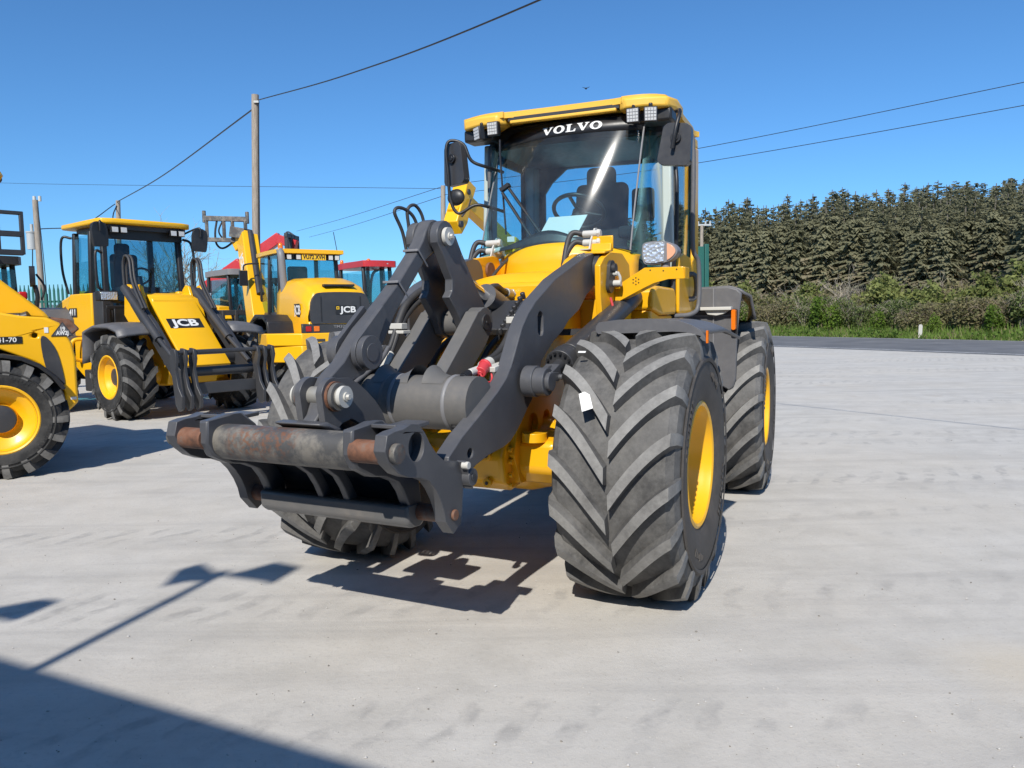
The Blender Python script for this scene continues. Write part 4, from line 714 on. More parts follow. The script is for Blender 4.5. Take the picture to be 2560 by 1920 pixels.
for s_ in (1, -1):
    F_ = lambda L_: [(s_ * y, z) for y, z in L_]
    b_ = MB(); b_.prism(F_([(0.48, 1.875), (0.80, 1.882), (1.02, 1.885), (1.10, 1.862), (1.135, 1.825), (1.118, 1.70), (1.10, 1.5), (1.088, 1.10), (1.07, 1.03), (1.03, 1.0), (0.98, 1.03), (0.80, 1.12), (0.48, 1.3)]), -2.37, -2.335, 'x'); rgd = P('rear_mudguard', b_, 'grey_plastic', bevel=0.012, smooth=30)
    b_ = MB(); tp = [(0.70, 1.872), (1.02, 1.882), (1.10, 1.860), (1.19, 1.80), (1.205, 1.60)]
    b_.grid(lambda u, v: (-2.36 - 0.9 * v - (0.20 * max(0, (u - 0.62) / 0.38)) * (1 - v), s_ * -0.22 * v * u + s_ * (lambda k, i: tp[i][0] * (1 - k + i) + tp[i + 1][0] * (k - i))(u * 4, min(3, int(u * 4))), (lambda k, i: tp[i][1] * (1 - k + i) + tp[i + 1][1] * (k - i))(u * 4, min(3, int(u * 4))) - 0.10 * v ** 3), 16, 12); obj('guard_top', b_, 'grey_plastic', rgd, solid=0.024, smooth=50)
    b_ = MB(); b_.bar((-2.33, s_ * 0.90, 1.03), (-2.33, s_ * 0.90, 1.87), 0.008, 0.012, up=(1, 0, 0)); b_.box((-2.332, s_ * 0.89, 1.64), (0.012, 0.38, 0.012)); obj('moulded_seam', b_, 'grey_trim', rgd)
    b_ = MB(); b_.box((-2.29, s_ * 0.92, 1.70), (0.08, 0.29, 0.028)); b_.prism(F_([(0.83, 1.69), (1.05, 1.69), (1.0, 1.655), (0.93, 1.64), (0.86, 1.65)]), -2.325, -2.28, 'x'); obj('marker_bracket', b_, 'bare_zinc', rgd, bevel=0.004)
    b_ = MB(); b_.prism([(s_ * 1.085 + a * 1.0, 1.605 + b2) for a, b2 in rrect(0.034, 0.17, 0.015)], -2.30, -2.25, 'x'); obj('marker_lamp', b_, 'orange_lens', rgd, bevel=0.006)
    b_ = MB(); b_.prism([(s_ * 1.085 + a * 1.0, 1.585 + b2) for a, b2 in rrect(0.040, 0.22, 0.015)], -2.33, -2.30, 'x'); obj('marker_base', b_, 'black_plastic', rgd)
# ---- rear body ------------------------------------------------------------------------
b_ = MB(); b_.prism([(-2.50, 1.0), (-4.55, 0.95), (-4.65, 1.3), (-4.60, 1.75), (-4.35, 1.88), (-2.50, 1.95)], -0.66, 0.66); P('engine_hood', b_, 'yellow', bevel=0.06, seg=3)
b_ = MB(); b_.prism([(-1.0, 0.55), (-4.5, 0.55), (-4.5, 1.1), (-1.0, 1.3)], -0.38, 0.38); b_.lathe([(-0.72, 0.15), (-0.4, 0.18), (-0.3, 0.24), (0.3, 0.24), (0.4, 0.18), (0.72, 0.15)], 24, (-3.0, 0, 0.80)); P('rear_frame', b_, 'charcoal', bevel=0.02)
for s_ in (1, -1):
    b_ = MB()
    for k in range(3): b_.box((-1.85, s_ * (0.92 + 0.02 * k), 0.55 + 0.36 * k), (0.45, 0.16, 0.03))
    for xx in (-1.66, -2.04): b_.bar((xx, s_ * 0.86, 0.55), (xx, s_ * 0.86, 1.5), 0.03, 0.05)
    P('step_ladder', b_, 'charcoal', bevel=0.004)
# looped hoses lying in front of the cross tube
for k in range(5):
    b_ = MB(); b_.tube([(0.72 + 0.02 * k, -0.36 + 0.035 * k, 1.50), (0.92, -0.36 + 0.04 * k, 1.47 - 0.012 * k), (1.10 + 0.015 * k, -0.35 + 0.04 * k, 1.40 - 0.02 * k), (1.19 + 0.01 * k, -0.34 + 0.03 * k, 1.27), (1.18, -0.34 + 0.03 * k, 1.08), (1.06, -0.34, 0.95)], 0.013 + 0.003 * (k % 2), 8); P('hydraulic_hose', b_, 'hose_rubber' if k % 2 else 'grey_plastic', smooth=60)
b_ = MB(); b_.box((1.08, -0.27, 1.43), (0.10, 0.10, 0.03), rot=Matrix.Rotation(R(30), 3, 'Y')); b_.cyl((1.02, -0.30, 1.47), (1.12, -0.30, 1.41), 0.022, 10); P('hose_clamp', b_, 'bare_zinc', bevel=0.004)
for yy in (-0.33, 0.02, 0.36): b_ = MB(); b_.lathe([(-0.012, 0.146), (-0.006, 0.152), (0.006, 0.152), (0.012, 0.146)], 36, (1.0, yy, 1.215)); obj('weld_bead', b_, 'grey_trim', tube, smooth=60)
# ---- hoses and couplings on the linkage --------------------------------------------------
def hose(pts, r, mat='hose_rubber', name='hydraulic_hose'): b_ = MB(); b_.tube(pts, r, 10, 8); return P(name, b_, mat, smooth=60)
hose([(0.72, -0.12, 2.00), (0.74, -0.14, 2.16), (0.80, -0.15, 2.27), (0.75, -0.14, 2.30), (0.66, -0.12, 2.26), (0.60, -0.11, 2.15)], 0.010)
hose([(0.70, -0.12, 2.01), (0.69, -0.13, 2.18), (0.70, -0.13, 2.29), (0.64, -0.12, 2.325), (0.58, -0.11, 2.27), (0.56, -0.10, 2.15)], 0.010)
hose([(0.10, -0.22, 1.86), (0.37, -0.24, 1.845), (0.55, -0.25, 1.76), (0.64, -0.25, 1.66), (0.66, -0.25, 1.62)], 0.024)
hose([(0.05, -0.20, 1.80), (0.38, -0.23, 1.79), (0.56, -0.24, 1.70), (0.66, -0.24, 1.60)], 0.020)
hose([(0.66, -0.245, 1.60), (0.70, -0.25, 1.52), (0.77, -0.25, 1.42), (0.82, -0.25, 1.39)], 0.016)
hose([(0.67, -0.26, 1.60), (0.73, -0.26, 1.50), (0.80, -0.26, 1.41)], 0.015)
hose([(0.80, -0.25, 1.40), (0.90, -0.24, 1.33), (0.97, -0.24, 1.22), (0.98, -0.25, 1.10)], 0.022)
b_ = MB(); b_.box((0.655, -0.25, 1.62), (0.06, 0.09, 0.035)); b_.box((0.645, -0.25, 1.585), (0.08, 0.11, 0.02)); P('hose_clamp', b_, 'bare_zinc', bevel=0.004)
b_ = MB(); b_.cyl((0.77, -0.25, 1.435), (0.86, -0.25, 1.36), 0.034, 14); b_.cyl((0.74, -0.25, 1.46), (0.79, -0.25, 1.42), 0.026, 12); P('pipe_fitting', b_, 'bare_zinc', bevel=0.003)
hose([(-0.35, -0.02, 1.82), (-0.20, 0.0, 1.84), (-0.08, 0.02, 1.865), (0.01, 0.02, 1.84), (0.03, 0.02, 1.74), (0.06, 0.03, 1.62), (0.12, 0.04, 1.5)], 0.022)
b_ = MB(); b_.cyl((-0.36, -0.02, 1.82), (-0.27, -0.01, 1.83), 0.031, 12); b_.cyl((-0.40, -0.02, 1.82), (-0.36, -0.02, 1.82), 0.038, 6); P('pipe_fitting', b_, 'steel', bevel=0.003)
hose([(-0.98, -0.33, 2.13), (-0.82, -0.34, 2.05), (-0.70, -0.36, 1.95), (-0.60, -0.38, 1.80), (-0.5, -0.38, 1.62)], 0.013)
for dy, z_ in ((0.36, 0.0), (0.41, 0.015)): hose([(-0.10, dy - 0.04, 1.80 + z_), (0.15, dy - 0.02, 1.74 + z_), (0.33, dy, 1.62 + z_), (0.48, dy + 0.01, 1.50), (0.60, dy + 0.01, 1.44), (0.70, dy + 0.0, 1.415)], 0.022)
b_ = MB(); b_.box((0.36, 0.365, 1.645), (0.05, 0.06, 0.04)); b_.box((0.38, 0.43, 1.66), (0.05, 0.06, 0.04)); P('hose_clamp', b_, 'bare_zinc', bevel=0.004)
b_ = MB(); b_.cyl((0.70, 0.40, 1.415), (0.79, 0.40, 1.395), 0.032, 14); b_.bar((0.66, 0.44, 1.40), (0.80, 0.44, 1.38), 0.09, 0.03); b_.cyl((0.80, 0.41, 1.39), (0.93, 0.40, 1.37), 0.022, 12); P('pipe_fitting', b_, 'bare_zinc', bevel=0.004)
b_ = MB(); b_.cyl((0.795, 0.42, 1.40), (0.875, 0.435, 1.368), 0.032, 18); b_.cyl((0.785, 0.42, 1.404), (0.80, 0.42, 1.398), 0.038, 18); b_.cyl((0.875, 0.435, 1.368), (0.882, 0.436, 1.365), 0.014, 12); cp = P('coupling_cap', b_, 'red_rubber', bevel=0.004); cp['label'] = 'red rubber dust cap on hydraulic coupling'
b_ = MB(); b_.tube([(0.88, 0.436, 1.366), (0.87, 0.46, 1.325), (0.83, 0.47, 1.315), (0.79, 0.46, 1.335), (0.78, 0.445, 1.39)], 0.006, 8); obj('strap', b_, 'red_rubber', cp, smooth=60)
b_ = MB(); b_.prism([(0.56, 1.46), (0.62, 1.44), (0.68, 1.40), (0.72, 1.36), (0.74, 1.33), (0.60, 1.33), (0.55, 1.40)], 0.445, 0.453); P('guard_plate', b_, 'bare_zinc', bevel=0.003)
rh = catmull([(0.93, 0.40, 1.37), (0.99, 0.40, 1.35), (1.04, 0.40, 1.29), (1.07, 0.40, 1.20), (1.085, 0.40, 1.10), (1.07, 0.40, 0.99), (0.95, 0.38, 0.90)], 12)
b_ = MB(); b_.tube(rh, 0.018, 10, 0); rhp = P('ribbed_hose', b_, 'hose_rubber', smooth=60); b_ = MB()
for i in range(2, len(rh) - 1, 2): d = (rh[i + 1] - rh[i - 1]).normalized(); b_.cyl(rh[i] - d * 0.004, rh[i] + d * 0.004, 0.0235, 12)
obj('hose_rib', b_, 'black_plastic', rhp)

# the cab and rear frame stand a few degrees off the front frame: the machine is slightly articulated
CABSET = ('cab_pillar', 'cab_rear_frame', 'rear_window', 'windscreen', 'dash_wall', 'quarter_glass', 'cab_door', 'door_panel', 'cab_floor', 'driver_seat', 'steering_wheel', 'dashboard', 'paper_sheet', 'window_sticker', 'round_sticker', 'sticker_number', 'rear_shelf', 'roof_liner', 'cab_roof', 'work_lamp', 'windscreen_wiper', 'front_cowl', 'engine_hood', 'rear_frame', 'step_ladder', 'grab_rail')
PVT = Matrix.Translation((-1.25, 0, 0)) @ Matrix.Rotation(R(4.0), 4, 'Z') @ Matrix.Translation((1.25, 0, 0))
for o_ in list(LO.children):
    if o_.name.split('.')[0] in CABSET:
        mm = PVT @ (Matrix.Translation(o_.location) @ o_.rotation_euler.to_matrix().to_4x4()); o_.location = mm.to_translation(); o_.rotation_euler = mm.to_euler()
# ================================================================== lettering panels shared by the machines
def logo(parent, word, c, n, w, h, up=(0, 0, 1), size=None, sx=1.25, panel='black_plastic', square=True, ink='white_paint', bold=0.012):
    M_ = facing(n, up); b_ = MB()
    for sx_, sy in ((-1, -1), (1, -1), (1, 1), (-1, 1)): b_.v.append(tuple(Vector(c) + M_ @ Vector((sx_ * w / 2, sy * h / 2, 0.004))))
    b_.f.append((0, 1, 2, 3)); b_.m.append(0); pn = obj('name_panel', b_, panel, parent, smooth=0, solid=0.006)
    off = 0.10 * w if square else 0
    text('lettering', word, size or h * 0.95, ink, parent, tuple(Vector(c) + M_ @ Vector((off, 0, 0.010))), M_, bold * 0.35 * h / 0.2, 0.002, sx)
    if square:
        b_ = MB(); q = h * 0.17; cc = (-0.41 * w, h * 0.22)
        b_.prism([(cc[0] - q, cc[1] - q), (cc[0] + q, cc[1] - q), (cc[0] + q, cc[1] + q), (cc[0] - q, cc[1] + q)], 0.009, 0.011, 'z', holes=[[(cc[0] - q * .5, cc[1] - q * .5), (cc[0] + q * .5, cc[1] - q * .5), (cc[0] + q * .5, cc[1] + q * .5), (cc[0] - q * .5, cc[1] + q * .5)]])
        b_.v = [tuple(Vector(c) + M_ @ Vector(p)) for p in b_.v]; obj('emblem', b_, 'plate_yellow', parent, smooth=0)
DT = ('tyre_dark', 'lug_worn', 'tyre_dark')
def wheels(root, specs, Rr, Wd, rim, n=16, mesh=None, rimmat='yellow_plain', lug=0.045, A=0.42, lw=0.055):
    me = mesh or tyre_mesh(Rr, Wd, rim, n, lug, A, lw, 'tyre', DT)
    for (x, y) in specs:
        sd = 1 if y > 0 else -1
        w = obj('wheel', rim_mesh(rim, Wd, sd, 0.14, rimmat), None, root); w.location = (x, y, Rr - 0.01); ty = obj('tyre', me, None, w); ty.rotation_euler = (0, R(9 * (len(specs) + x)), 0)
    return me

# ================================================================== second loader, with a fork carriage
a_ = R(50); L2 = empty('wheel_loader', (-6.03, 14.78, 0), math.atan2(-math.cos(a_), math.sin(a_)), 1.125)
tag(L2, 'mid-sized yellow wheel loader with sloping yellow front plate and black fork carriage', 'wheel loader')
def Q(name, mb, mats, **k): return obj(name, mb, mats, L2, **k)
TM2 = wheels(L2, [(0, -0.93), (0, 0.93), (-2.75, -0.93), (-2.75, 0.93)], 0.665, 0.50, 0.32, 14, None, 'yellow_plain', 0.062, 0.40, 0.058)
for s_ in (1, -1):
    arc = [(0.52, 1.30), (0.46, 1.40), (0.2, 1.46), (-0.3, 1.47), (-0.66, 1.38), (-0.72, 0.9)]
    b_ = MB(); b_.grid(lambda u, v, s_=s_, arc=arc: (lambda k: (lambda i, f_: (arc[i][0] * (1 - f_) + arc[i + 1][0] * f_, s_ * (0.62 + 0.60 * u), arc[i][1] * (1 - f_) + arc[i + 1][1] * f_ - 0.05 * u ** 3))(min(4, int(k)), k - min(4, int(k))))(v * 5), 4, 20); Q('front_mudguard', b_, 'grey_plastic', solid=0.04, smooth=40)
    b_ = MB(); b_.prism([(-1.95, 1.15), (-2.0, 1.55), (-2.2, 1.72), (-2.8, 1.76), (-3.3, 1.68), (-3.5, 1.35), (-3.42, 1.33), (-3.22, 1.60), (-2.8, 1.68), (-2.25, 1.64), (-2.08, 1.5), (-2.03, 1.15)], s_ * 0.66, s_ * 1.20); Q('rear_mudguard', b_, 'grey_plastic', bevel=0.02)
b_ = MB(); b_.prism([(-0.85, 0.5), (0.35, 0.5), (0.5, 0.9), (0.2, 1.3), (0.0, 1.85), (-0.35, 1.95), (-0.85, 1.5)], -0.42, 0.42); b_.lathe([(-0.7, 0.13), (-0.3, 0.2), (0.3, 0.2), (0.7, 0.13)], 20, (0, 0, 0.66)); Q('front_frame', b_, 'yellow_plain', bevel=0.02)
b_ = MB(); b_.prism([(-0.9, 0.55), (-3.5, 0.55), (-3.5, 1.0), (-0.9, 1.0)], -0.40, 0.40); b_.lathe([(-0.7, 0.13), (-0.3, 0.2), (0.3, 0.2), (0.7, 0.13)], 20, (-2.75, 0, 0.66)); Q('rear_frame', b_, 'charcoal', bevel=0.02)
hd_ = [(-2.25, 1.0), (-3.75, 0.85), (-3.85, 1.4), (-3.7, 1.62), (-3.1, 1.86), (-2.25, 2.05)]
b_ = MB(); b_.prism(hd_, -0.62, 0.62); h2 = Q('engine_hood', b_, 'yellow_plain', bevel=0.06, seg=3); b_ = MB(); b_.prism([(-2.75, 1.78), (-3.3, 1.62), (-3.3, 1.45), (-2.75, 1.5)], -0.628, -0.615); obj('louvre', b_, 'rust', h2)
# cab
for (p0, p1) in (((-0.95, -0.70, 1.40), (-1.05, -0.66, 3.0)), ((-0.95, 0.62, 1.40), (-1.05, 0.60, 3.0)), ((-2.15, -0.70, 1.40), (-2.08, -0.66, 3.0)), ((-2.15, 0.66, 1.40), (-2.08, 0.62, 3.0)), ((-1.42, -0.72, 1.9), (-1.42, -0.68, 3.0))):
    b_ = MB(); b_.bar(p0, p1, 0.09, 0.09, up=(1, 0, 0)); Q('cab_pillar', b_, 'black_plastic', bevel=0.02)
b_ = MB(); b_.prism([(-0.72, 1.70), (0.64, 1.70), (0.64, 1.76), (-0.72, 1.76)], -0.98, -0.92, 'x'); Q('cab_front_frame', b_, 'black_plastic', bevel=0.01); b_ = MB(); b_.prism([(-0.72, 2.84), (0.64, 2.84), (0.64, 3.03), (-0.72, 3.03)], -1.03, -0.95, 'x'); Q('cab_front_frame', b_, 'black_plastic', bevel=0.01)
b_ = MB(); b_.grid(lambda u, v: (-0.93 - 0.09 * v - 0.08 * (2 * u - 1) ** 2, -0.67 + 1.28 * u, 1.72 + 1.16 * v), 14, 6); Q('windscreen', b_, 'dark_glass', smooth=70)
b_ = MB(); b_.box((-1.52, -0.695, 2.46), (1.08, 0.006, 0.95)); sg = Q('side_window', b_, 'side_glass', smooth=0)
b_ = MB(); b_.box((-1.52, 0.645, 2.46), (1.08, 0.006, 0.95)); Q('side_window', b_, 'side_glass', smooth=0)
b_ = MB(); b_.box((-2.12, 0, 2.46), (0.006, 1.3, 0.95)); Q('rear_window', b_, 'side_glass', smooth=0)
b_ = MB(); b_.prism([(-0.72, 1.30), (0.66, 1.30), (0.66, 1.98), (-0.72, 1.98)], -2.18, -2.12, 'x'); Q('cab_back_wall', b_, 'black_plastic')
b_ = MB(); b_.prism([(-0.82, 0.72), (-0.74, 0.55), (-0.74, -0.60), (-0.82, -0.78), (-1.0, -0.82), (-2.3, -0.80), (-2.38, -0.6), (-2.38, 0.58), (-2.3, 0.74)], 3.06, 3.15, 'z'); Q('cab_roof', b_, 'yellow_plain', bevel=0.03, seg=3)
b_ = MB(); b_.box((-1.45, 0, 3.02), (1.2, 1.30, 0.07)); Q('roof_liner', b_, 'charcoal')
b_ = MB(); b_.prism([(-1.28, 1.97), (-2.12, 1.97), (-2.28, 1.75), (-2.3, 1.25), (-1.30, 1.25)], -0.80, -0.55); cb = Q('cab_side_panel', b_, 'yellow_plain', bevel=0.03, seg=3); logo(L2, '411', (-2.0, -0.803, 1.66), (0, -1, 0), 0.30, 0.15, square=False)
b_ = MB(); b_.prism([(-0.92, 2.0), (-1.28, 1.98), (-1.28, 1.25), (-0.95, 1.25)], -0.78, -0.60); Q('lower_cab', b_, 'charcoal', bevel=0.02)
b_ = MB(); b_.prism([(-0.92, 2.0), (-2.1, 2.0), (-2.1, 1.2), (-0.95, 1.25)], 0.50, 0.72); Q('cab_side_panel', b_, 'yellow_plain', bevel=0.03)
b_ = MB(); b_.prism([(-0.92, 1.75), (-1.0, 1.75), (-1.0, 1.1), (-0.92, 1.1)], -0.6, 0.55); Q('cab_front_wall', b_, 'black_plastic', bevel=0.02)
b_ = MB(); b_.box((-1.75, -0.02, 2.35), (0.14, 0.46, 0.62)); b_.box((-1.80, -0.02, 2.74), (0.12, 0.26, 0.22)); b_.box((-1.55, -0.02, 2.02), (0.5, 0.48, 0.14)); b_.cyl((-1.55, 0, 1.3), (-1.55, 0, 2.0), 0.12, 14); Q('driver_seat', b_, 'seat_cloth', bevel=0.06, seg=3)
b_ = MB(); c0 = Vector((-1.22, -0.02, 2.25)); b_.tube([c0 + Vector((0.17 * math.cos(a) * 0.6, 0.2 * math.sin(a), 0.17 * math.cos(a) * 0.8)) for a in [2 * math.pi * i / 20 for i in range(20)]], 0.018, 8, 2, True); b_.cyl(c0, c0 + Vector((0.12, 0, -0.5)), 0.05, 12); b_.box((-1.08, -0.02, 1.92), (0.16, 0.5, 0.30)); Q('steering_wheel', b_, 'black_plastic', smooth=50)
for yy in (-0.58, -0.44, 0.40, 0.54):
    b_ = MB(); b_.box((-0.80, yy, 2.97), (0.07, 0.115, 0.10)); w_ = Q('work_lamp', b_, 'black_plastic', bevel=0.01); b_ = MB(); b_.box((-0.762, yy, 2.97), (0.006, 0.095, 0.08)); obj('lamp_reflector', b_, 'led_white', w_, bevel=0.004)
for (yy, sgn) in ((-0.88, -1), (0.80, 1)):
    b_ = MB(); b_.prism(smooth2([(-0.11, 0.17), (0.11, 0.17), (0.12, -0.15), (0.06, -0.18), (-0.08, -0.18), (-0.12, -0.14)], 3), -0.03, 0.03, 'x'); m_ = Q('mirror', b_, 'black_plastic', bevel=0.02); m_.location = (-0.66, yy, 2.86); m_.rotation_euler = (R(-4 * sgn), 0, R(-8 * sgn))
    b_ = MB(); b_.tube([(-0.95, sgn * 0.66, 2.98), (-0.70, yy - sgn * 0.05, 3.06), (-0.62, yy, 3.06), (-0.62, yy, 2.92)], 0.017, 8); Q('mirror_arm', b_, 'black_plastic', smooth=50)
b_ = MB(); b_.tube([(-2.1, -0.72, 2.92), (-2.2, -0.84, 2.90), (-2.24, -0.84, 2.4), (-2.2, -0.78, 1.98)], 0.022, 8); Q('grab_rail', b_, 'black_plastic', smooth=50)
b_ = MB(); b_.tube([(-1.0, -0.72, 2.62), (-0.98, -0.82, 2.60), (-0.96, -0.82, 2.1), (-0.98, -0.74, 2.0)], 0.022, 8); Q('grab_rail', b_, 'black_plastic', smooth=50)
b_ = MB(); b_.tube([(-0.98, 0.66, 2.9), (-0.9, 0.78, 2.8), (-0.88, 0.80, 2.3), (-0.92, 0.7, 1.95)], 0.022, 8); Q('grab_rail', b_, 'black_plastic', smooth=50)
# front plate between the arms with its lettering
b_ = MB(); pt0, pt1 = (-0.12, 1.90), (0.98, 0.80)
b_.add([(pt0[0], -0.44, pt0[1]), (pt0[0], 0.30, pt0[1]), (pt1[0], 0.30, pt1[1]), (pt1[0], -0.44, pt1[1])], [(0, 1, 2, 3)]); fp2 = Q('front_plate', b_, 'yellow_plain', solid=0.05, bevel=0.01)
nv_ = Vector((1.1, 0, 1.1)).normalized(); upv = Vector((-1.1, 0, 1.1)); logo(L2, 'JCB', (0.36, -0.08, 1.45), nv_, 0.56, 0.21, up=upv, sx=1.35, square=False, bold=0.018)
b_ = MB(); b_.prism([(-0.45, 1.6), (-0.40, 2.0), (-0.30, 2.08), (-0.20, 2.05), (0.05, 1.5), (0.0, 1.2)], -0.66, -0.60); b_.prism([(-0.45, 1.6), (-0.40, 2.0), (-0.30, 2.08), (-0.20, 2.05), (0.05, 1.5), (0.0, 1.2)], -0.50, -0.45); Q('tower', b_, 'yellow_plain', bevel=0.01)
b_ = MB(); b_.prism([(-0.45, 1.6), (-0.40, 2.0), (-0.30, 2.08), (-0.20, 2.05), (0.05, 1.5), (0.0, 1.2)], 0.30, 0.35); b_.prism([(-0.45, 1.6), (-0.40, 2.0), (-0.30, 2.08), (-0.20, 2.05), (0.05, 1.5), (0.0, 1.2)], 0.52, 0.58); Q('tower', b_, 'yellow_plain', bevel=0.01)
for yc in (-0.64, 0.50):
    b_ = MB(); b_.prism([(-0.38, 2.02), (-0.22, 2.04), (0.55, 1.45), (1.0, 1.02), (1.42, 0.62), (1.40, 0.36), (1.25, 0.36), (1.05, 0.62), (0.5, 1.12), (-0.2, 1.75)], yc - 0.035, yc + 0.035); Q('lift_arm', b_, 'charcoal', bevel=0.01)
    b_ = MB(); b_.cyl((-0.25, yc - 0.09, 2.02), (0.78, yc - 0.09, 1.22), 0.062, 18); b_.cyl((0.78, yc - 0.09, 1.22), (1.30, yc - 0.07, 0.86), 0.035, 14); Q('tilt_cylinder', b_, 'charcoal', smooth=30)
    b_ = MB()
    for dy in (0.0, 0.05): b_.tube([(-0.42, yc + dy, 1.9), (-0.44, yc + dy, 2.35), (-0.36, yc + dy, 2.52), (-0.22, yc + dy, 2.45), (-0.05, yc + dy - 0.05, 2.10), (0.4, yc + dy - 0.12, 1.68)], 0.022, 8)
    Q('hydraulic_hose', b_, 'hose_rubber', smooth=50)
    b_ = MB(); b_.box((-0.52, yc - 0.24 * (1 if yc < 0 else -0.9), 1.90), (0.16, 0.30, 0.16)); b_.bar((-0.5, yc, 1.80), (-0.5, yc - 0.2 * (1 if yc < 0 else -1), 1.82), 0.05, 0.05); hl_ = Q('headlamp', b_, 'black_plastic', bevel=0.02); b_ = MB(); b_.box((-0.436, yc - 0.24 * (1 if yc < 0 else -0.9), 1.90), (0.008, 0.25, 0.12)); obj('lamp_lens', b_, 'lamp_glass', hl_, bevel=0.01)
b_ = MB(); b_.cyl((0.75, -0.62, 0.92), (0.75, 0.48, 0.92), 0.11, 20); Q('cross_tube', b_, 'charcoal', smooth=40)
# carriage
b_ = MB(); b_.cyl((1.46, -0.84, 1.04), (1.46, 0.70, 1.04), 0.033, 14); Q('carriage_rod', b_, 'charcoal', smooth=40)
b_ = MB(); b_.box((1.40, -0.06, 0.50), (0.10, 1.10, 0.17)); b_.cyl((1.30, -0.6, 0.74), (1.30, 0.5, 0.74), 0.07, 16); Q('carriage_beam', b_, 'charcoal', bevel=0.012)
for yy in (-0.86, -0.72, -0.58, 0.46, 0.58, 0.72):
    b_ = MB(); b_.prism([(1.40, 1.10), (1.52, 1.08), (1.55, 0.95), (1.50, 0.8), (1.56, 0.55), (1.66, 0.42), (1.64, 0.24), (1.54, 0.20), (1.46, 0.30), (1.42, 0.6), (1.36, 0.9)], yy - 0.024, yy + 0.024); Q('carriage_hook', b_, 'charcoal', bevel=0.008)
b_ = MB(); b_.tube([(-1.55, -0.80, 1.22), (-1.6, -0.98, 1.2), (-1.62, -1.02, 1.05), (-1.6, -0.98, 0.9), (-1.62, -0.82, 0.85)], 0.035, 8); b_.prism([(-1.3, 1.2), (-1.9, 1.2), (-1.9, 0.75), (-1.5, 0.55), (-1.3, 0.6)], -0.85, -0.60); Q('step', b_, 'yellow_plain', bevel=0.02)
b_ = MB(); b_.box((-1.15, -0.85, 0.55), (0.35, 0.22, 0.35)); Q('toolbox', b_, 'charcoal', bevel=0.02)

# ================================================================== articulated telehandler seen from behind
b32 = R(32.4); T1 = empty('telehandler', (-3.92, 18.17, 0), math.atan2(math.cos(b32), -math.sin(b32)), 1.12)
tag(T1, 'yellow articulated telehandler seen from behind with black rear grille and raised boom', 'telehandler')
def T(name, mb, mats, **k): return obj(name, mb, mats, T1, **k)
wheels(T1, [(0.80, 1.0), (0.80, -1.0), (3.3, 1.0), (3.3, -1.0)], 0.66, 0.50, 0.31, 16, TM2)
b_ = MB()
sec = [(0.0, 0.64, 1.18, 1.95), (0.06, 0.66, 1.18, 2.05), (0.25, 0.70, 1.18, 2.16), (0.8, 0.72, 1.18, 2.30), (1.75, 0.72, 1.18, 2.33)]
def hood(u, v):
    k = v * 4; i = min(3, int(k)); f_ = k - i; x, hw, z0, z1 = [sec[i][j] * (1 - f_) + sec[i + 1][j] * f_ for j in range(4)]
    pts = [(hw, z0), (hw * 1.02, z0 + 0.35), (hw * 0.97, z1 - 0.30), (hw * 0.78, z1 - 0.06), (hw * 0.5, z1), (0, z1 + 0.015)]; pts = pts + [(-a, c) for a, c in reversed(pts[:-1])]
    kk = u * 10; i = min(9, int(kk)); f_ = kk - i; return (x, pts[i][0] * (1 - f_) + pts[i + 1][0] * f_, pts[i][1] * (1 - f_) + pts[i + 1][1] * f_)
b_.grid(hood, 40, 16); hd1 = T('engine_hood', b_, 'yellow_plain', solid=0.02, smooth=50)
b_ = MB(); gp = smooth2([(0.60, 1.42), (0.61, 1.72), (0.52, 1.94), (0.34, 2.0), (-0.34, 2.0), (-0.52, 1.94), (-0.61, 1.72), (-0.60, 1.42), (-0.4, 1.40), (0.4, 1.40)], 3); b_.prism(gp, -0.05, 0.10, 'x'); gr1 = T('rear_grille', b_, 'charcoal', bevel=0.03, seg=3)
b_ = MB()
for yy in (0.40, -0.40): b_.box((-0.053, yy, 1.68), (0.012, 0.015, 0.48))
obj('grille_seam', b_, 'black_plastic', gr1)
b_ = MB(); b_.prism([(0.66, 1.05), (0.66, 1.44), (-0.66, 1.44), (-0.66, 1.05)], -0.02, 0.3, 'x'); T('rear_apron', b_, 'yellow_plain', bevel=0.03)
logo(T1, 'JCB', (-0.056, -0.10, 1.66), (-1, 0, 0), 0.42, 0.17, sx=1.25, bold=0.016)
logo(T1, 'JCB', (0.42, 0.722, 1.66), (0, 1, 0), 0.34, 0.26, sx=0.95, bold=0.016)
b_ = MB(); b_.prism([(0.30, 2.02), (0.30, 2.06), (-0.32, 2.06), (-0.32, 2.02)], 0.0, 0.13, 'x'); b_.v = [(x + 0.02, y, z + 0.12 * 0 + 0.10) for x, y, z in b_.v]; T('hood_slot', b_, 'black_plastic')
b_ = MB(); b_.prism([(0.78, 1.40), (-0.70, 1.36), (-0.70, 1.24), (0.78, 1.20)], -0.035, 0.05, 'x'); tl = T('lamp_strip', b_, 'charcoal', bevel=0.01)
for yy in (0.66, 0.50):
    b_ = MB(); b_.box((-0.04, yy, 1.30), (0.02, 0.11, 0.10)); obj('tail_lamp', b_, 'red_lens' if yy > 0.6 else 'orange_lens', tl, bevel=0.008)
text('model_lettering', 'TM320S', 0.075, 'grey_trim', T1, (-0.04, 0.0, 1.335), facing((-1, 0, 0)), 0.001, 0.002, 1.3)
b_ = MB(); bp_ = [(-0.05, 0.30), (-0.05, 0.80), (0.42, 1.34), (1.0, 1.34), (1.0, -1.34), (0.42, -1.34), (-0.05, -0.80), (-0.05, -0.30)]
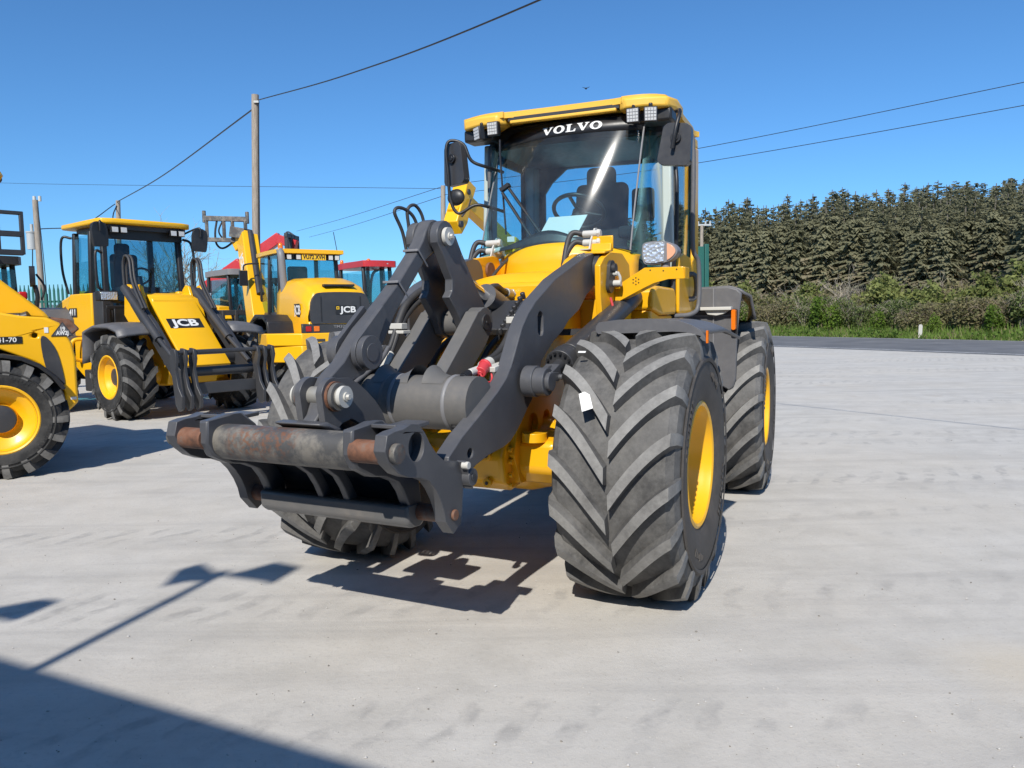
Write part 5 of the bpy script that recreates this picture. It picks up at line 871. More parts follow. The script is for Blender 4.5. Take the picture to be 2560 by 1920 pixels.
b_.prism(bp_, 0.98, 1.22, 'z'); b_.prism([(-0.05, 0.30), (-0.05, 0.80), (0.40, 1.24), (0.62, 1.24), (0.62, -1.24), (0.40, -1.24), (-0.05, -0.80), (-0.05, -0.30)], 0.66, 0.985, 'z'); bmp = T('rear_bumper', b_, 'yellow_plain', bevel=0.02)
b_ = MB(); b_.box((-0.054, 0.52, 1.08), (0.012, 0.34, 0.05)); obj('slot', b_, 'charcoal', bmp); b_ = MB(); b_.box((-0.058, 0.63, 1.08), (0.012, 0.10, 0.045)); obj('reflector', b_, 'red_lens', bmp)
b_ = MB(); b_.prism([(-0.1, 0.55), (4.2, 0.55), (4.2, 1.0), (0.0, 1.0)], -0.35, 0.35); T('chassis', b_, 'charcoal', bevel=0.02)
for s_ in (1, -1):
    b_ = MB(); b_.prism([(0.35, 1.2), (0.4, 1.45), (0.7, 1.58), (1.3, 1.6), (1.7, 1.45), (1.72, 1.1), (1.62, 1.1), (1.6, 1.38), (1.25, 1.5), (0.75, 1.5), (0.5, 1.4), (0.45, 1.2)], s_ * 0.70, s_ * 1.24); T('mudguard', b_, 'black_plastic', bevel=0.02)
for o_ in list(T1.children):                              # the engine end overhangs the rear axle
    if o_.name.split('.')[0] in ('engine_hood', 'rear_grille', 'rear_apron', 'name_panel', 'lettering', 'emblem', 'hood_slot', 'lamp_strip', 'model_lettering', 'rear_bumper'): o_.location.x -= 0.30
# cab of the telehandler
for (x, y, xx, yy) in ((1.42, 0.66, 1.50, 0.62), (1.42, -0.64, 1.50, -0.60), (2.1, 0.70, 2.1, 0.64), (2.85, 0.66, 2.75, 0.62), (2.85, -0.64, 2.75, -0.60)):
    b_ = MB(); b_.bar((x, y, 1.45), (xx, yy, 2.85), 0.085, 0.085, up=(1, 0, 0)); T('cab_pillar', b_, 'black_plastic', bevel=0.02)
b_ = MB(); b_.box((2.1, 0, 1.40), (1.5, 1.36, 0.5)); T('cab_base', b_, 'charcoal', bevel=0.03)
for (c_, d_, nm) in (((1.46, 0.01, 2.55), (0.006, 1.2, 0.5), 'rear_window'), ((2.8, 0.01, 2.2), (0.006, 1.2, 1.3), 'windscreen'), ((2.1, 0.66, 2.2), (1.3, 0.006, 1.3), 'side_window'), ((2.1, -0.63, 2.2), (1.3, 0.006, 1.3), 'side_window')):
    b_ = MB(); b_.box(c_, d_); T(nm, b_, 'side_glass', smooth=0)
b_ = MB(); b_.box((2.2, 0.02, 2.35), (0.14, 0.44, 0.6)); b_.box((2.0, 0.02, 2.0), (0.45, 0.46, 0.14)); T('driver_seat', b_, 'seat_cloth', bevel=0.05)
b_ = MB(); b_.prism(smooth2([(1.28, 0.70), (1.24, 0.6), (1.24, -0.58), (1.28, -0.68), (1.6, -0.72), (2.8, -0.70), (2.95, -0.5), (2.95, 0.5), (2.8, 0.74), (1.6, 0.74)], 2), 2.86, 2.95, 'z'); rf1 = T('cab_roof', b_, 'yellow_plain', bevel=0.025)
b_ = MB(); b_.box((1.45, 0, 2.80), (0.2, 1.3, 0.11)); T('roof_rail', b_, 'black_plastic')
for yy in (0.48, 0.28, -0.42, -0.56):
    b_ = MB(); b_.box((1.31, yy, 2.79), (0.07, 0.105, 0.11)); w_ = T('work_lamp', b_, 'black_plastic', bevel=0.008); b_ = MB(); b_.box((1.272, yy, 2.79), (0.006, 0.09, 0.095)); obj('lamp_reflector', b_, 'led_white', w_)
b_ = MB(); b_.box((1.27, -0.05, 2.79), (0.012, 0.52, 0.125)); pl_ = T('number_plate', b_, 'plate_yellow', bevel=0.003); text('plate_lettering', 'VU72 XVH', 0.125, 'black_plastic', T1, (1.261, -0.05, 2.79), facing((-1, 0, 0)), 0.003, 0.002, 0.82)
def beacon(parent, c, s=1.0, name='beacon'):
    b_ = MB(); b_.lathe([(0, 0.055 * s), (0.03 * s, 0.055 * s), (0.10 * s, 0.05 * s), (0.13 * s, 0.03 * s), (0.14 * s, 0.001)], 16, c, 'z'); return obj(name, b_, 'orange_lens', parent, smooth=50)
beacon(T1, (1.45, 0.60, 2.95))
b_ = MB(); b_.tube([(1.30, 0.66, 2.92), (1.22, 0.66, 2.78), (1.22, 0.64, 2.4), (1.22, 0.62, 2.05), (1.15, 0.58, 1.9)], 0.075, 12); T('exhaust_stack', b_, 'grey_trim', smooth=60)
b_ = MB(); b_.tube([(2.9, 0.66, 2.75), (2.95, 0.95, 2.72), (2.95, 1.0, 2.6)], 0.02, 8); b_.box((2.95, 1.0, 2.42), (0.06, 0.18, 0.34)); T('mirror', b_, 'black_plastic', bevel=0.02)
b_ = MB(); b_.cyl((1.42, -0.62, 2.95), (1.44, -0.56, 3.35), 0.008, 6); T('aerial', b_, 'black_plastic')
# raised boom with carriage; worked out in metres from the machine's own base
iw = (Matrix.Translation(T1.location) @ Matrix.Rotation(T1.rotation_euler.z, 4, 'Z') @ Matrix.Scale(1.12, 4)).inverted()
def loc(p): return iw @ Vector(p)
B0, B1 = loc((-6.25, 20.2, 1.55)), loc((-7.0, 21.9, 3.95))
b_ = MB(); b_.bar(B0, B0.lerp(B1, 0.95), 0.38, 0.42, up=(1, 0, 0.3)); bm1 = T('boom', b_, 'yellow_plain', bevel=0.02)
b_ = MB(); b_.bar(B0.lerp(B1, 0.8), B1, 0.22, 0.26, up=(1, 0, 0.3)); b_.bar(B1, B1 + Vector((0.35, 0.15, -0.25)), 0.26, 0.35); T('boom_head', b_, 'yellow_plain', bevel=0.02)
dirb = (B1 - B0).normalized(); sidev = dirb.cross(Vector((1, 0, 0.3))).normalized(); nb = -(Vector((1, 0, 0.3)) - dirb * Vector((1, 0, 0.3)).dot(dirb)).normalized()
mid_ = B0.lerp(B1, 0.66)
for s_ in (1, -1):
    logo(T1, 'JCB', tuple(mid_ + sidev * s_ * 0.191), sidev * s_, 0.62, 0.25, up=nb * (1 if s_ > 0 else -1), panel='yellow_plain', square=False, sx=1.2, bold=0.02)
b_ = MB(); b_.cyl(B0.lerp(B1, 0.25) - nb * 0.25 * -1, B0.lerp(B1, 0.96) + nb * 0.22, 0.06, 14); T('boom_cylinder', b_, 'charcoal', smooth=40)
cw0, cw1 = loc((-7.00, 22.0, 4.35)), loc((-8.15, 22.0, 4.40)); dn = Vector((0, 0, -0.50))
b_ = MB(); b_.bar(cw0, cw1, 0.10, 0.12); b_.bar(cw0 + dn, cw1 + dn, 0.10, 0.10)
for k in (0.05, 0.35, 0.55, 0.95): b_.bar(cw0.lerp(cw1, k), cw0.lerp(cw1, k) + dn, 0.07, 0.09, up=(1, 0, 0))
for k in (0.0, 1.0): b_.cyl(cw0.lerp(cw1, k) - Vector((0, 0, 0.1)), cw0.lerp(cw1, k) + Vector((0, 0, 0.18)), 0.045, 10)
b_.bar(B1, cw0.lerp(cw1, 0.35) + dn * 0.6, 0.3, 0.25); cr1 = T('carriage', b_, 'rusty_steel', bevel=0.01)
b_ = MB(); m0 = cw0.lerp(cw1, 0.7); b_.tube([m0, m0 + Vector((0.05, 0.05, -0.35)), m0 + Vector((0.1, 0, -0.62)), m0 + Vector((0.1, -0.2, -0.66)), B1 + Vector((0, 0, 0.1))], 0.025, 8); m0 = cw0.lerp(cw1, 0.55); b_.tube([m0, m0 + Vector((0.1, 0.1, -0.3)), m0 + Vector((0.1, -0.1, -0.5)), B1], 0.02, 8); T('hose_loop', b_, 'hose_rubber', smooth=50)

# ================================================================== generic telehandler for the machines further back
def telehandler(label, loc_, fwd, scale, el, blen, body='yellow_plain', roof='charcoal', rim='yellow_plain', cabm='black_plastic', head='forks', boomy=-0.10, word=None, group=None, cabz=2.55, boomcol=None):
    boomcol = boomcol or body
    rt = tag(empty('telehandler', (loc_[0], loc_[1], 0), math.atan2(fwd[1], fwd[0]), scale), label, 'telehandler', group)
    o = lambda nm, mb, mt, **k: obj(nm, mb, mt, rt, **k)
    wheels(rt, [(1.3, 0.95), (1.3, -0.95), (-1.3, 0.95), (-1.3, -0.95)], 0.66, 0.50, 0.31, 16, TM2, rim)
    b_ = MB(); b_.prism([(-2.1, 0.6), (2.2, 0.55), (2.2, 1.0), (1.6, 1.1), (-1.6, 1.1), (-2.2, 1.0)], -0.55, 0.55); o('chassis', b_, 'charcoal', bevel=0.03)
    b_ = MB(); b_.prism([(-0.7, 0.75), (1.0, 0.75), (1.25, 1.35), (0.9, 1.62), (-0.7, 1.66)], -1.05, -0.35); o('engine_cover', b_, body, bevel=0.06, seg=3)
    b_ = MB(); b_.prism([(-2.2, 0.85), (-1.5, 1.3), (-0.7, 1.3), (-0.7, 0.9)], -0.95, 0.95); b_.prism([(-2.25, 0.9), (-1.6, 0.9), (-1.35, 1.9), (-1.6, 2.05), (-2.0, 1.9)], -0.42, 0.28); o('rear_body', b_, body, bevel=0.05)
    b_ = MB(); b_.prism([(-0.62, 0.7), (0.95, 0.7), (1.0, 1.25), (-0.62, 1.25)], 0.22, 1.02); o('cab_base', b_, body, bevel=0.03)
    for (x, y) in ((-0.58, 0.28), (-0.58, 0.98), (0.92, 0.28), (0.80, 0.98), (0.25, 1.0)):
        b_ = MB(); b_.bar((x, y, 1.2), (x * 0.88, y * 0.98, cabz), 0.08, 0.08, up=(1, 0, 0)); o('cab_pillar', b_, cabm, bevel=0.02)
    for c_, d_, nm in (((0.12, 0.98, 1.85), (1.35, 0.006, 1.2), 'side_window'), ((0.12, 0.29, 1.85), (1.35, 0.006, 1.2), 'side_window'), ((0.84, 0.63, 1.85), (0.006, 0.66, 1.2), 'windscreen'), ((-0.55, 0.63, 1.9), (0.006, 0.66, 1.1), 'rear_window')):
        b_ = MB(); b_.box(c_, d_); o(nm, b_, 'side_glass', smooth=0)
    b_ = MB(); b_.box((-0.15, 0.63, 1.75), (0.14, 0.44, 0.6)); b_.box((0.0, 0.63, 1.45), (0.45, 0.46, 0.14)); o('driver_seat', b_, 'seat_cloth', bevel=0.05)
    b_ = MB(); b_.prism(smooth2([(-0.68, 0.25), (-0.68, 1.02), (-0.4, 1.06), (0.6, 1.06), (0.98, 0.98), (1.0, 0.3), (0.7, 0.22)], 2), cabz - 0.02, cabz + 0.12, 'z'); o('cab_roof', b_, roof, bevel=0.04, seg=3)
    pv = Vector((-1.75, boomy, 1.85)); d = Vector((math.cos(el), 0, math.sin(el))); nn = Vector((-math.sin(el), 0, math.cos(el))); tip = pv + d * blen
    b_ = MB(); b_.bar(pv - d * 0.25, pv + d * blen * 0.62, 0.32, 0.38); o('boom', b_, boomcol, bevel=0.02)
    b_ = MB(); b_.bar(pv + d * blen * 0.6, tip, 0.25, 0.29); b_.bar(tip - d * 0.1, tip + d * 0.25 - nn * 0.45, 0.26, 0.26); o('boom_extension', b_, boomcol, bevel=0.015)
    b_ = MB(); b_.cyl((-0.6, boomy, 1.2), pv + d * blen * 0.45 - nn * 0.2, 0.07, 14); o('lift_ram', b_, 'charcoal', smooth=40)
    c_ = tip + Vector((0.32, 0, -0.25))
    b_ = MB()
    if head == 'knuckle':
        o('boom_knuckle', MB().prism([(tip.x - 0.3, tip.z + 0.28), (tip.x + 0.05, tip.z + 0.42), (tip.x + 0.2, tip.z + 0.1), (tip.x + 0.55, tip.z - 0.5), (tip.x + 0.35, tip.z - 0.75), (tip.x + 0.1, tip.z - 0.5), (tip.x - 0.05, tip.z - 0.15)], boomy - 0.17, boomy + 0.17), body, bevel=0.02)
        b_.cyl((tip.x + 0.42, boomy - 0.22, tip.z - 0.55), (tip.x + 0.42, boomy + 0.22, tip.z - 0.55), 0.07, 14); b_.cyl((tip.x + 0.05, boomy - 0.2, tip.z + 0.15), (tip.x + 0.05, boomy + 0.2, tip.z + 0.15), 0.06, 14); b_.tube([(tip.x, boomy + 0.2, tip.z), (tip.x + 0.2, boomy + 0.24, tip.z - 0.2), (tip.x + 0.4, boomy + 0.2, tip.z - 0.4)], 0.02, 8)
    elif head == 'frame':
        for z in (0.36, 0.02, -0.28): b_.box((c_.x, c_.y, c_.z + z), (0.07, 1.9, 0.09 if z < 0.3 else 0.06))
        for y in (-0.95, -0.4, 0.6, 0.95): b_.box((c_.x + 0.003, c_.y + y, c_.z + 0.04), (0.06, 0.06, 0.70))
    else:
        b_.box((c_.x, c_.y, c_.z + 0.25), (0.09, 1.1, 0.12)); b_.box((c_.x, c_.y, c_.z - 0.25), (0.09, 1.1, 0.12))
        for y in (-0.5, -0.15, 0.15, 0.5): b_.box((c_.x + 0.003, c_.y + y, c_.z), (0.10, 0.07, 0.62))
        b_.tube([(c_.x, 0.2, c_.z + 0.3), (c_.x - 0.25, 0.25, c_.z + 0.42), (c_.x - 0.4, 0.2, c_.z + 0.1)], 0.025, 8)
    o('carriage', b_, 'charcoal', bevel=0.01)
    if word: logo(rt, word, (0.2, -1.054, 1.25), (0, -1, 0), 0.5, 0.2, sx=1.25); logo(rt, word, (0.2, 1.026, 1.0), (0, 1, 0), 0.45, 0.18, sx=1.25)
    return rt
# ================================================================== machines further back
def toward(x, y): return Vector((x, y, 0)).normalized()
telehandler('yellow telehandler with grey cab roof parked behind the sloping-plate loader', (-8.55, 22.9), toward(0.64, -0.77), 1.15, R(-4), 3.2, 'yellow_plain', 'grey_trim', word='JCB')
rtel = telehandler('red telehandler with black cab frame and orange beacon on its roof', (-4.75, 22.6), toward(0.55, -0.83), 1.2, R(-6), 3.0, 'red_paint', 'red_paint', 'grey_trim', head='forks')
beacon(rtel, (-0.2, 0.85, 2.66)); beacon(rtel, (-0.5, 0.3, 2.66), 0.8)
b_ = MB(); b_.tube([(-0.55, 1.03, 1.2), (-0.55, 1.03, 2.0), (-0.40, 1.03, 2.42), (-0.1, 1.03, 2.52), (0.22, 1.03, 2.5), (0.25, 1.03, 1.2)], 0.035, 8); obj('door_frame', b_, 'grey_plastic', rtel, smooth=50)
for dy in (0.10, -0.12):
    b_ = MB(); b_.ball((0.98, 0.66 + dy, 2.60), 0.07, 14, 8, (0.5, 1, 0.7)); obj('roof_lamp', b_, 'lamp_glass', rtel, smooth=60)
telehandler('red telehandler with raised red boom and black fork carriage behind others', (-9.0, 27.3), toward(1, -0.05), 1.15, R(33), 3.6, 'charcoal', 'charcoal', 'grey_trim', boomcol='red_paint')
telehandler('yellow telehandler behind the large loader with boom lifted towards the cab', (1.0, 24.0), toward(-0.45, -0.89), 1.15, R(20), 6.0, 'yellow_plain', 'charcoal', head='knuckle', word='JCB')
telehandler('yellow telehandler behind the low-boom telehandler, with wide black frame on its boom', (-10.75, 15.3), toward(0.75, -0.66), 1.1, R(24), 3.35, 'yellow_plain', 'charcoal', head='frame')
telehandler('yellow telehandler whose long boom is raised above the wide black frame', (-14.75, 16.8), toward(1, 0.0), 1.1, R(29), 6.0, 'yellow_plain', 'charcoal', head='knuckle')

# ---- telehandler at the edge of the yard, its rear towards the loaders
T5 = tag(empty('telehandler', (-5.94, 9.66, 0), math.atan2(-0.5, -0.86)), 'yellow telehandler with large black rear wheel and triangular plate on its flank', 'telehandler')
def U(name, mb, mats, **k): return obj(name, mb, mats, T5, **k)
t5 = tyre_mesh(0.66, 0.46, 0.35, 17, 0.066, 0.34, 0.055, 'tyre', DT)
for (x, y) in ((0.12, 0.92), (0.12, -0.92), (2.85, 0.92), (2.85, -0.92)):
    sd = 1 if y > 0 else -1; w = U('wheel', rim_mesh(0.36, 0.46, sd, 0.12), None); w.location = (x, y, 0.65); o_ = obj('tyre', t5, None, w); o_.rotation_euler = (0, R(5), 0)
flank = [(0.9, 1.80), (0.06, 1.80), (-0.13, 1.76), (-0.37, 1.74), (-0.49, 1.68), (-0.60, 1.45), (-0.63, 1.29), (-0.63, 0.78), (-0.50, 0.66), (-0.49, 0.92), (-0.40, 1.12), (-0.20, 1.27), (0.09, 1.40), (0.5, 1.35), (0.85, 1.05), (0.95, 0.85), (1.2, 0.85), (1.2, 1.80)]
b_ = MB(); b_.prism(flank, 0.55, 0.98, holes=[circ(-0.245, 1.545, 0.03, 14)]); b_.prism(flank, -0.98, -0.55); fl = U('flank', b_, 'yellow_plain', bevel=0.025, seg=3)
b_ = MB(); b_.prism(smooth2([(-0.30, 1.50), (-0.36, 1.52), (-0.45, 1.36), (-0.50, 1.1), (-0.50, 0.98), (-0.42, 1.0), (-0.33, 1.2)], 3), 0.976, 0.992); obj('service_panel', b_, 'charcoal', fl)
b_ = MB(); b_.prism([(-0.52, 1.69), (-0.40, 1.53), (-0.625, 1.53)], 0.983, 0.990); obj('triangle_plate', b_, 'charcoal', fl); b_ = MB(); b_.prism([(-0.52, 1.672), (-0.425, 1.54), (-0.60, 1.54)], 0.990, 0.993); obj('triangle_face', b_, 'grey_plastic', fl)
text('plate_lettering', '19', 0.065, 'white_paint', T5, (-0.517, 0.994, 1.607), facing((0, 1, 0)), 0.002, 0.001, 0.8); text('plate_lettering', 'AW2J', 0.062, 'white_paint', T5, (-0.515, 0.994, 1.562), facing((0, 1, 0)), 0.002, 0.001, 0.8)
b_ = MB(); b_.box((-0.585, 0.984, 0.83), (0.06, 0.004, 0.03)); b_.box((-0.36, 0.984, 1.60), (0.04, 0.004, 0.06)); obj('small_decal', b_, 'white_paint', fl, smooth=0)
logo(T5, '541-70', (0.035, 0.983, 1.50), (0, 1, 0), 0.32, 0.075, square=False, sx=1.1, panel='black_plastic', bold=0.01)
b_ = MB(); arc = [(0.12 + 0.70 * math.cos(a), 0.66 + 0.70 * math.sin(a)) for a in [R(20 + 15 * i) for i in range(10)]]; b_.prism(arc + [(0.12 + 0.655 * math.cos(a), 0.66 + 0.655 * math.sin(a)) for a in [R(155 - 15 * i) for i in range(10)]], 0.62, 1.14); U('wheel_arch', b_, 'black_plastic', bevel=0.01)
b_ = MB(); b_.prism([(1.3, 1.0), (-0.55, 0.8), (-0.55, 1.45), (1.3, 1.6)], -0.56, 0.56); b_.prism([(-0.5, 0.6), (3.4, 0.5), (3.4, 1.0), (-0.5, 0.95)], -0.4, 0.4); U('chassis', b_, 'charcoal', bevel=0.02)
pv = Vector((-0.42, 0.30, 1.70)); el = R(42); d_ = Vector((math.cos(el), 0, math.sin(el)))
b_ = MB(); b_.prism([(-0.42, 1.72), (-0.36, 1.80), (0.06, 2.18), (2.5, 4.35), (2.75, 4.05), (0.30, 1.80)], -0.08, 0.50); U('boom', b_, 'yellow_plain', bevel=0.03)
b_ = MB(); b_.cyl((0.35, 0.40, 1.74), (-0.12, 0.52, 1.75), 0.05, 14); b_.cyl((-0.14, 0.52, 1.74), (-0.20, 0.54, 1.76), 0.06, 14); U('boom_ram', b_, 'black_plastic', smooth=40)
b_ = MB(); b_.prism([(-0.2, 1.78), (-0.62, 1.72), (-0.72, 1.6), (-0.6, 1.5)], -0.5, 0.2); U('rear_cover', b_, 'rust', bevel=0.02)
b_ = MB(); b_.prism(smooth2([(-0.06, 0.10), (0.06, 0.10), (0.07, -0.08), (0.02, -0.11), (-0.05, -0.10)], 3), -0.03, 0.03, 'x'); m_ = U('mirror', b_, 'black_plastic', bevel=0.012); m_.location = (-0.26, 0.30, 2.22)
b_ = MB(); b_.tube([(-0.28, 0.30, 2.12), (-0.30, 0.30, 1.98), (-0.27, 0.28, 1.80)], 0.025, 8); b_.tube([(-0.30, 0.28, 2.25), (-0.38, 0.28, 2.1), (-0.34, 0.28, 1.95)], 0.012, 8); U('mirror_arm', b_, 'black_plastic', smooth=50)
b_ = MB(); b_.box((-0.15, 0.28, 2.0), (0.10, 0.09, 0.09)); U('rear_lamp', b_, 'red_lens', bevel=0.02)
for (x, y) in ((0.9, -0.2), (0.9, -0.95), (2.2, -0.2), (2.2, -0.95)):
    b_ = MB(); b_.bar((x, y, 1.1), (x, y, 2.45), 0.07, 0.07, up=(1, 0, 0)); U('cab_pillar', b_, 'black_plastic')
b_ = MB(); b_.box((1.55, -0.57, 2.5), (1.5, 0.85, 0.10)); U('cab_roof', b_, 'charcoal', bevel=0.03)

# ================================================================== poles and wires
def pole(label, x, y, top, lean, r=0.11):
    rt = tag(empty('utility_pole', (x, y, 0)), label, 'utility pole')
    b_ = MB(); b_.tube([(0, 0, 0), (lean * 0.5, 0, top * 0.5), (lean, 0, top)], [r * 1.25, r * 1.15, r * 1.05, r, r * 0.95], 12, 4); obj('shaft', b_, 'wood_pole', rt, smooth=50); return rt
p1 = pole('tall weathered timber pole behind the raised boom carriage', -7.55, 24.0, 8.13, 0.30)
b_ = MB(); b_.tube([(0.12, -0.10, 0), (0.26, -0.10, 4), (0.42, -0.10, 7.9)], 0.018, 6); obj('down_cable', b_, 'black_plastic', p1); b_ = MB(); b_.box((0.36, -0.1, 7.9), (0.14, 0.1, 0.06)); obj('cable_bracket', b_, 'steel', p1)
p2 = pole('slim timber pole rising behind the roof of the fork-carriage loader', -21.6, 45.0, 8.29, 0.28, 0.12)
b_ = MB(); b_.tube([(0.15, -0.12, 5), (0.0, -0.14, 7.2), (0.25, -0.13, 8.0)], 0.03, 6); obj('down_cable', b_, 'black_plastic', p2)
p3 = pole('timber pole carrying a grey transformer beyond the green fence', -18.9, 33.0, 6.6, -0.05)
b_ = MB(); b_.cyl((-0.30, 0, 4.65), (-0.30, 0, 5.3), 0.17, 18); b_.cyl((-0.30, 0, 5.3), (-0.30, 0, 5.36), 0.19, 18); b_.cyl((-0.26, 0, 5.36), (-0.26, 0, 5.65), 0.06, 10); tk = obj('transformer', b_, 'tank_grey', p3, smooth=40); b_ = MB(); b_.box((-0.1, 0, 5.1), (0.16, 0.06, 0.06)); b_.box((-0.1, 0, 4.8), (0.16, 0.06, 0.06)); obj('hanger', b_, 'steel', tk)
for dx in (-0.08, 0.14): b_ = MB(); b_.cyl((dx, 0, 6.55), (dx, 0, 6.75), 0.06, 10); obj('insulator', b_, 'bare_zinc', p3)
b_ = MB(); b_.tube([(-0.2, -0.1, 5.0), (-0.24, -0.14, 4.0), (-0.28, -0.14, 3.0), (-0.15, -0.12, 3.05)], 0.02, 6); b_.tube([(0.1, -0.1, 6.3), (0.2, -0.12, 4.5), (0.25, -0.1, 2.0)], 0.015, 6); obj('down_cable', b_, 'black_plastic', p3)
p4 = pole('pale pole beside the yellow boom behind the large loader', -3.35, 40.0, 7.99, 0.18, 0.12)
p5 = pole('short pale pole with blue insulator crossarm before the spruces', 10.5, 45.0, 6.4, 0.05, 0.09)
b_ = MB(); b_.box((0.05, 0, 6.42), (1.0, 0.09, 0.09))
for dx in (-0.45, -0.2, 0.2, 0.45): b_.cyl((0.05 + dx, 0, 6.42), (0.05 + dx, 0, 6.62), 0.05, 8)
obj('crossarm', b_, 'tank_grey', p5)
def wire(label, pts, r): b_ = MB(); b_.tube(pts, r, 6, 10); tag(obj('overhead_wire', b_, 'black_plastic', None, smooth=0), label, 'wire')
wire('thick twisted cable rising from the tall timber pole over the yard', [(-7.15, 23.9, 7.95), (-3.35, 18, 6.93), (0.49, 12, 6.15), (8.5, 0, 5.2)], 0.014)
wire('thick cable sagging from the tall timber pole to the slim pole', [(-7.3, 24, 7.75), (-14.4, 34.5, 7.75), (-21.4, 45, 8.2)], 0.022)
wire('cable between the slim pole and the transformer pole', [(-21.5, 45, 8.1), (-20.2, 39, 6.3), (-18.9, 33, 5.45)], 0.024)
wire('thin wire crossing the sky towards the pale pole', [(-60, 82, 16.5), (-36.9, 60, 11.9), (-3.2, 40, 7.85)], 0.012)
wire('upper thin wire climbing past the large cab', [(-3.2, 40, 7.98), (6.0, 33.2, 7.95), (15.5, 25.0, 8.37), (24, 18, 9.0)], 0.012)
wire('lower thin wire climbing past the large cab', [(-3.2, 40, 7.55), (6.0, 33.2, 7.42), (15.5, 25.0, 7.69), (24, 18, 8.2)], 0.012)
wire('thin wire dropping from the pale pole behind the telehandlers', [(-3.2, 40, 7.95), (-12, 60, 8.95), (-20.7, 80, 10.2)], 0.014)
wire('lower thin wire dropping from the pale pole behind the telehandlers', [(-3.2, 40, 7.5), (-11.3, 60, 8.45), (-19.5, 80, 9.6)], 0.014)

# ================================================================== green fence and gate
FN = tag(empty('palisade_fence', (-28, 27.5, 0), math.atan2(-2.5, 17)), 'green steel palisade fence with pointed pales', 'fence')
pb = MB(); pb.prism([(-0.033, 0), (0.033, 0), (0.033, 2.66), (0.012, 2.75), (0.004, 2.84), (-0.004, 2.84), (-0.012, 2.75), (-0.033, 2.66)], -0.012, 0.012); pm_ = pb.mesh('pale', 'green_paint', 0)
for i in range(112): o_ = obj('pale', pm_, None, FN); o_.location = (0.145 * i, 0, 0.04)
for z in (0.5, 2.35): b_ = MB(); b_.box((8.1, 0.04, z), (16.4, 0.05, 0.06)); obj('rail', b_, 'green_paint', FN, smooth=0)
for i in range(7): b_ = MB(); b_.box((2.7 * i + 0.07, 0.09, 1.3), (0.09, 0.06, 2.6)); obj('post', b_, 'green_paint', FN, smooth=0)
GT = tag(empty('steel_gate', (2.35, 14.0, 0), R(8)), 'dark green steel gate of upright boards standing behind the large loader', 'gate')
for i in range(6): b_ = MB(); b_.box((0.17 * i + 0.085, 0.012 * (i % 2), 1.42), (0.164, 0.03, 2.76)); obj('board', b_, 'green_paint', GT, bevel=0.006)
b_ = MB(); b_.box((1.06, 0.02, 1.42), (0.07, 0.09, 2.84)); obj('gate_post', b_, 'green_paint', GT, bevel=0.008); b_ = MB(); b_.box((0.80, -0.05, 2.05), (0.09, 0.07, 0.09)); b_.cyl((0.80, -0.05, 2.09), (0.80, -0.05, 2.14), 0.02, 8); obj('lock', b_, 'rust', GT, bevel=0.01)

# ================================================================== vegetation
def leaves(mb, P_, size, rs, mi=0, flat=0.0, asp=1.6, tri=False):
    for p in P_:
        s_ = size * rs.uniform(0.6, 1.35); a = Vector(rs.normal(0, 1, 3)); a.z *= (1 - flat); a.normalize(); q = Vector(rs.normal(0, 1, 3)); q = (q - a * q.dot(a)).normalized()
        w_ = q * s_ * 0.5; l_ = a * s_ * asp * 0.5; p = Vector(p)
        if tri: mb.v += [tuple(p - l_ - w_), tuple(p - l_ + w_), tuple(p + l_)]; n0 = len(mb.v) - 3; mb.f.append((n0, n0 + 1, n0 + 2))
        else: mb.v += [tuple(p - l_), tuple(p + w_), tuple(p + l_), tuple(p - w_)]; n0 = len(mb.v) - 4; mb.f.append((n0, n0 + 1, n0 + 2, n0 + 3))
        mb.m.append(mi)
def rawmesh(mb, name, mats):
    me = bpy.data.meshes.new(name); me.from_pydata(mb.v, [], mb.f)
    for x in mats: me.materials.append(MATS[x])
    me.polygons.foreach_set('material_index', mb.m); return me
